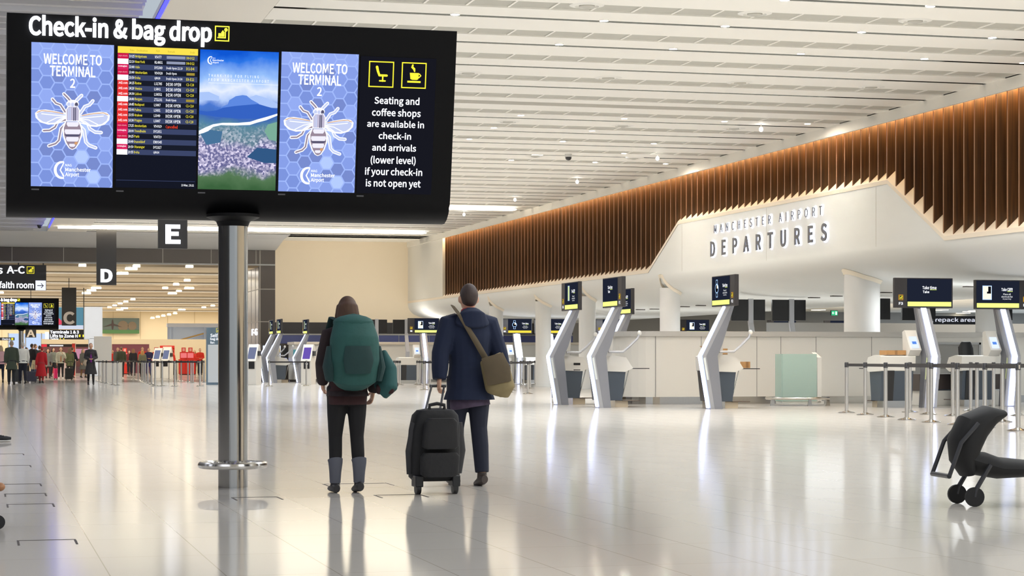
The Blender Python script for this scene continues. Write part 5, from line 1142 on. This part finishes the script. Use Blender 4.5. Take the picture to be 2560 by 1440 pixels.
mn = person('man walking away in a hooded navy jacket pulling the black suitcase', x, y, mrz, 1.66, top=NAVY, legs=(22, 26, 44), shoe=(64, 54, 50), hair=(58, 44, 40), stride=.09, vox=NEAR, collar=(176, 50, 66), puff=.012, coat=.76, extra=man_extra,
            arms={('e', 1): (.275, .05, 1.17), ('w', 1): (.30, .10, .94), ('e', -1): (-.285, .0, 1.15), ('w', -1): (-.345, -.03, .92), 'curl': .9})
sa = thing('satchel', 'worn olive and tan satchel hanging at the right hip of the man', 'bag', (x, y, 0), mrz); OL = M('satchel_olive', (132, 118, 84), .85, noise=.3, scale=8, bump=.3); OLD = M('satchel_brown', (84, 72, 52), .8, noise=.2, scale=10)
q = MB(); q.loft([(-.20, .17, .76), (-.215, .19, .82), (-.175, .19, .98), (-.13, .18, 1.08)], [(.10, .05), (.13, .08), (.125, .07), (.10, .05)], OL, n=18, right=(1, 0, 0)); remesh(q, .012, 'bag', sa, OL, 3)
q = MB(); q.loft([(-.185, .262, .86), (-.165, .268, .97), (-.13, .235, 1.09)], [(.105, .012), (.115, .012), (.10, .014)], OLD, n=12, right=(1, 0, 0)); q.build('flap', sa)
q = MB(); q.loft([(-.10, .165, 1.06), (.0, .175, 1.22), (.12, .125, 1.43), (.14, .0, 1.505)], [(.026, .007)]*4, OLD, n=8, right=(1, 0, .6)); q.build('strap', sa)
# suitcase
x, y = at(1094, 1236); sc = thing('suitcase', 'black soft wheeled suitcase with red stitched cords, pulled by the man in navy', 'suitcase', (x, y, 0), mrz-.02)
SBK = M('suitcase_black', (20, 20, 23), .75, noise=.2, scale=14, bump=.3); SRD = M('cord_red', (120, 40, 34), .7); SGY = M('suitcase_trim', (44, 44, 48), .6)
def sup(w_, d_, n=24, e=.45): return [(w_*math.copysign(abs(math.cos(a))**e, math.cos(a)), d_*math.copysign(abs(math.sin(a))**e, math.sin(a))) for a in [2*PI*i/n for i in range(n)]]
q = MB(); LNs = [(.10, .155, .10, 0), (.13, .185, .125, 0), (.30, .20, .135, -.005), (.50, .195, .13, -.01), (.62, .175, .115, -.01), (.66, .14, .09, -.01), (.675, .06, .04, -.01)]
q.rings([[Vector((a_*1.0, -.16+b_+dy+.1*(z/.7), z)) for a_, b_ in sup(w_, d_)] for z, w_, d_, dy in LNs], SBK); q.build('shell', sc)
q = MB(); q.rings([[Vector((a_, .03+b_+.1*(z/.7), z)) for a_, b_ in sup(w_, .05)] for z, w_ in ((.14, .12), (.16, .15), (.30, .155), (.33, .13))], SBK); q.build('lower_pocket', sc)
q = MB(); q.rings([[Vector((a_, .02+b_+.1*(z/.7), z)) for a_, b_ in sup(w_, .045)] for z, w_ in ((.36, .12), (.38, .145), (.57, .13), (.60, .10))], SBK); q.build('upper_pocket', sc)
for s in (-1, 1):
    q = MB(); pts = []
    for i in range(7): pts += [(s*(.07+.018*(i % 2)), .085+.0143*i*.4, .36+i*.04)]
    q.tube(pts, .004, SRD, 6); q.build('cord', sc)
    q = MB(); q.loft([(s*.195, -.10, .16), (s*.215, -.06, .34), (s*.18, -.03, .56)], [(.012, .03)]*3, SGY, right=(0, 1, 0)); q.build('side_strap', sc)
    q = MB(); R = []
    q.T = Matrix.Translation((s*.15, -.04, .05)) @ Matrix.Rotation(PI/2, 4, 'Y'); q.lathe([(.02, -.02), (.05, -.018), (.05, .018), (.02, .02)], BLACK, n=20); q.build('wheel', sc)
    q = MB(); q.box(s*.15-.032, s*.15+.032, -.12, .02, .06, .15, BLACK); q.build('wheel_housing', sc, bevel=.008)
q = MB(); q.tube([(-.06, -.02, .665), (-.06, -.02, .70), (.0, -.02, .712), (.06, -.02, .70), (.06, -.02, .665)], .014, SBK); q.build('grab_handle', sc)
HP = Matrix.Rotation(-(mrz-.02), 3, 'Z') @ (mn.location+Matrix.Rotation(mrz, 3, 'Z') @ Vector((.295, .085, .838))-sc.location)   # where the man's hand closes
q = MB()
for s in (-.06, .06): q.tube([(s, -.16, .64), (HP.x+s*.9, HP.y, HP.z)], .009, SGY)
q.tube([(HP.x-.07, HP.y, HP.z), (HP.x+.07, HP.y, HP.z)], .013, BLACK); q.build('pull_handle', sc)
# ---- walker entering at left, suitcase at left edge, pushchair at right
x, y = at(-55, 1106); LW = person('person mostly outside the left edge, only a black white-soled sneaker showing', x-.08, y, PI/2, 1.75, top=(60, 66, 80), legs=(40, 44, 60), shoe=(26, 26, 30), stride=.30, vox=.02, seed=3, arms={('e', 1): (.24, .12, 1.15), ('w', 1): (.25, .18, .92), ('e', -1): (-.24, .12, 1.15), ('w', -1): (-.25, .18, .92)})
for ch in LW.children:
    if ch.name.startswith('shoe'):
        vs = [v.co for v in ch.data.vertices]; y0 = min(v.y for v in vs)
        q = MB(); cx_ = sum(v.x for v in vs)/len(vs); z0 = min(v.z for v in vs); q.loft([(cx_, y0+.27, z0+.014), (cx_, y0+.13, z0+.012), (cx_, y0+.01, z0+.016)], [(.036, .012), (.047, .013), (.028, .012)], M('sole_white', (232, 230, 224), .6), n=12, right=(1, 0, 0)); s_ = q.build('sole', ch)
        q = MB()
        for i in range(4): q.tube([(cx_-.03, y0+.08+i*.03, z0+.075+i*.01), (cx_+.03, y0+.08+i*.03, z0+.075+i*.01)], .005, M('lace_white', (220, 218, 214), .7), 5)
        q.build('laces', ch)
x, y = at(-47, 1322); lc = thing('suitcase', 'dark suitcase with tan corner and black wheel cut by the left edge', 'suitcase', (x, y, 0), 0)
q = MB(); q.rings([[Vector((a_, b_, z)) for a_, b_ in sup(w_, d_)] for z, w_, d_ in ((.05, .08, .10), (.07, .105, .13), (.27, .11, .135), (.30, .09, .11))], SBK); q.build('shell', lc)
q = MB(); q.ell((.11, -.08, .265), (.035, .06, .028), M('corner_tan', (160, 112, 74), .6, noise=.2)); q.build('corner_guard', lc)
q = MB(); q.T = Matrix.Translation((.10, -.06, .045)) @ Matrix.Rotation(PI/2, 4, 'X'); q.lathe([(.012, -.02), (.045, -.018), (.045, .018), (.012, .02)], BLACK, n=20); q.build('wheel', lc)
x, y = at(2470, 1262); pc = thing('pushchair', 'low black pushchair with rounded hood cut by the right edge', 'pushchair', (x, y, 0), -.1)
PB = M('pushchair_black', (9, 9, 11), .8, noise=.15, scale=8); PG_ = M('pushchair_frame', (36, 37, 42), .4)
q = MB(); q.loft([(-.16, .0, .22), (-.19, .0, .33), (-.18, 0, .45), (-.12, 0, .57), (-.0, 0, .65), (.10, 0, .665)], [(.12, .04), (.16, .09), (.18, .12), (.19, .12), (.17, .08), (.12, .03)], PB, n=18, right=(0, 1, 0)); q.build('hood', pc)
q = MB(); q.loft([(-.18, 0, .34), (-.06, 0, .30), (.06, 0, .27), (.40, 0, .26), (.62, 0, .25)], [(.15, .05), (.17, .09), (.17, .08), (.16, .055), (.15, .05)], PB, n=18, right=(0, 1, 0)); q.build('seat', pc)
for s in (-.17, .17): q = MB(); q.tube([(-.36, s, .22), (-.27, s, .46), (-.14, s, .60)], .016, PG_); q.tube([(-.05, s, .30), (-.16, s, .12), (-.17, s, .07)], .018, PG_); q.tube([(.45, s, .27), (.56, s, .08)], .018, PG_); q.build('frame', pc)
for wx in (-.17, .56):
    for s in (-.17, .17): q = MB(); q.T = Matrix.Translation((wx, s, .07)) @ Matrix.Rotation(PI/2, 4, 'X'); q.lathe([(.02, -.015), (.07, -.014), (.07, .014), (.02, .015)], PB, n=22); q.build('wheel', pc)
q = MB(); q.tube([(-.36, -.17, .22), (-.36, .17, .22)], .018, PG_); q.build('handle', pc)
# ---- the crowd at left (faces towards or away from the camera)
AW, TO = PI, 0.0
def P_(label, u, v, rz, **kw):
    x, y = at(u, v); return person(label, x, y, rz, **kw)
hold = {('e', 1): (.24, .0, 1.16), ('w', 1): (.07, -.20, 1.10), ('e', -1): (-.24, 0, 1.16), ('w', -1): (-.07, -.20, 1.10)}
P_('man with grey hair in a dark green coat seen from behind, leftmost in view', 29, 962, AW, h=1.80, top=(60, 70, 58), legs=(30, 34, 40), hair=(150, 140, 128), coat=.62, stride=.10)
P_('grey-haired man in a white sweater and navy trousers seen from behind', 57, 959, AW+.2, h=1.76, top=(226, 228, 222), legs=(18, 22, 40), hair=(196, 192, 186), stride=.08, arms={('e', 1): (.26, -.05, 1.15), ('w', 1): (.20, -.22, 1.05)})
P_('person in a long red coat, stooping, in front of the crowd', 103, 958, AW-.3, h=1.58, top=(170, 18, 30), legs=(150, 40, 44), hair=(150, 18, 30), coat=.34, stride=.12, female=True, lean=.25)
P_('woman in a black open coat and purple jumper walking towards the viewer', 227, 962, TO, h=1.70, top=(44, 42, 46), legs=(24, 22, 26), hair=(122, 84, 62), coat=.45, stride=.12, female=True, arms=hold, vest=(112, 24, 124))
P_('dark-haired man facing right beyond the white sweater', 66, 945, PI/2, h=1.70, top=(70, 74, 90), hair=(34, 26, 24))
P_('man in a black jacket in profile, left of the pair in black', 80, 950, AW-.9, h=1.82, top=(32, 32, 38), legs=(60, 70, 96), hair=(60, 50, 48))
P_('tall man in a black jacket seen half from behind, beside the red coat', 88, 948, PI/2+.3, h=1.84, top=(26, 27, 31), legs=(50, 60, 90), hair=(70, 54, 48))
P_('man in a dark jacket right of the tall man in black', 99, 945, AW-.4, h=1.80, top=(48, 50, 54), hair=(40, 34, 32))
P_('woman with black hood and grey coat facing the viewer', 120, 946, TO, h=1.62, top=(112, 112, 110), legs=(46, 26, 30), hair=(24, 20, 22), coat=.70, hairlen=.14, female=True)
P_('dark-haired person in a grey-green jacket behind the grey coat', 133, 942, TO+.4, h=1.72, top=(120, 126, 118), hair=(30, 26, 26), hairlen=.12)
P_('person in a pale jacket and tan jumper facing the viewer, arm raised', 152, 948, TO, h=1.68, top=(178, 176, 158), legs=(26, 26, 30), hair=(110, 80, 56), hairlen=.2, shoe=(220, 218, 214), female=True, vest=(168, 124, 92), arms={('e', 1): (.26, -.02, 1.18), ('w', 1): (.10, -.16, 1.40)})
P_('woman with long brown hair in an olive coat seen from behind', 174, 946, AW+.2, h=1.66, top=(78, 84, 54), legs=(36, 34, 30), hair=(92, 70, 50), hairlen=.32, coat=.72, female=True)
P_('person in a navy uniform jacket with yellow shoulder stripes', 181, 944, AW-.7, h=1.72, top=(22, 28, 44), legs=(24, 26, 36), hair=(92, 72, 54), arms={('e', -1): (-.26, -.05, 1.15), ('w', -1): (-.16, -.26, 1.0)})
P_('woman in a long grey-brown coat just behind the purple jumper', 208, 944, TO+.6, h=1.64, top=(96, 98, 96), legs=(120, 90, 60), hair=(150, 140, 118), coat=.5, female=True, hairlen=.1)
P_('person in pink at the far left edge behind the dark green coat', 2, 956, AW, h=1.66, top=(220, 178, 186), legs=(30, 36, 56), hair=(190, 170, 140), female=True, hairlen=.15)
# queue before the red desks
Q = 'in the far queue'
P_('man in a grey jacket at the back of the far queue, left', 294, 939, TO+.3, h=1.80, top=(88, 88, 86), hair=(150, 112, 96), vox=.026)
P_('man in a dark green jacket in the far queue', 303, 942, AW, h=1.78, top=(58, 64, 48), legs=(34, 38, 46), hair=(104, 78, 60), vox=.024, puff=.01)
P_('woman in a dark hooded top with pale print in the far queue', 333, 939, AW, h=1.72, top=(36, 34, 40), legs=(28, 28, 46), hair=(140, 100, 70), hairlen=.2, vox=.024, female=True, puff=.01)
P_('dark-haired woman left of the dark hooded top in the far queue', 323, 936, TO, h=1.66, top=(110, 30, 36), hair=(40, 28, 26), hairlen=.2, vox=.026, female=True)
P_('man in a bright red jacket behind the blonde woman in the queue', 356, 938.5, TO, h=1.84, top=(206, 50, 40), hair=(110, 92, 66), vox=.026)
P_('blonde woman with tan bag seen from behind in the far queue', 356, 942, AW, h=1.60, top=(110, 112, 92), hair=(176, 134, 80), hairlen=.3, vox=.024, female=True)
P_('man in a navy jacket at the right end of the far queue', 372, 939, TO, h=1.76, top=(36, 34, 74), legs=(40, 40, 96), hair=(180, 140, 110), vox=.024, arms=hold)
P_('staff person in a red jacket bending behind the white slanted machine', 436, 937, -PI/2, h=1.66, top=(214, 56, 34), legs=(34, 34, 40), hair=(120, 60, 40), vox=.026, lean=.2)
P_('blonde staff woman in red behind the narrow red desk', 486, 936.6, TO-.3, h=1.66, top=(206, 48, 36), hair=(170, 128, 70), hairlen=.18, vox=.026, female=True)
P_('staff man in a red jacket standing right of the red desks', 500, 937.5, TO, h=1.76, top=(214, 50, 34), legs=(34, 34, 44), hair=(140, 100, 66), vox=.026, arms=hold)
P_('staff person in red partly hidden behind the white blank board', 281, 938, TO, h=1.66, top=(214, 54, 44), hair=(90, 60, 44), vox=.026)
# luggage in the crowd
def case(u, v, col, w_, h_, label, cat='suitcase'):
    x, y = at(u, v); t = thing('suitcase', label, cat, (x, y, 0), .2); m_ = M('case_%d_%d_%d' % col, col, .5); a = MB(); a.box(-w_/2, w_/2, -.12, .12, .06, h_, m_); a.build('shell', t, bevel=.03)
    a = MB(); a.tube([(-w_*.25, 0, h_), (-w_*.25, 0, h_+.3), (w_*.25, 0, h_+.3), (w_*.25, 0, h_)], .012, DARK); a.build('pull_handle', t)
    for s in (-1, 1): a = MB(); a.T = Matrix.Translation((s*w_*.38, 0, .035)) @ Matrix.Rotation(PI/2, 4, 'Y'); a.lathe([(.01, -.015), (.034, -.014), (.034, .014), (.01, .015)], BLACK, n=14); a.build('wheel', t)
case(39, 958, (40, 44, 50), .30, .62, 'dark grey suitcase beside the dark green coat')
case(79, 957, (42, 46, 66), .42, .52, 'navy suitcase left of the red coat')
case(139, 949, (232, 30, 110), .16, .58, 'bright pink suitcase in the middle of the crowd')
case(172, 951, (30, 31, 30), .36, .62, 'black suitcase at the right end of the crowd')
x, y = at(82, 955.5); hb_ = thing('shopping_bag', 'cream and coral bag standing on the navy suitcase', 'bag', (x+.08, y-.25, .60), 0); a = MB(); a.prism([(-.2, 0), (.2, 0), (.16, .42), (-.1, .42)], -.08, .08, M('bag_cream', (206, 190, 150), .8), 'y'); a.build('bag', hb_); a = MB(); a.box(.02, .2, -.1, -.08, .0, .38, M('bag_coral', (186, 92, 84), .8)); a.build('front', hb_)
x, y = at(217, 958); hb_ = thing('handbag', 'beige handbag on the arm of the woman in the black coat', 'bag', (x, y-.05, 0)); a = MB(); a.loft([(0, 0, .78), (-.02, 0, .86), (0, 0, 1.02)], [(.09, .05), (.16, .07), (.11, .04)], M('handbag_beige', (176, 160, 138), .7), right=(1, 0, 0)); a.build('bag', hb_); a = MB(); a.tube([(-.08, 0, 1.0), (0, 0, 1.18), (.08, 0, 1.0)], .012, OLD); a.build('strap', hb_)
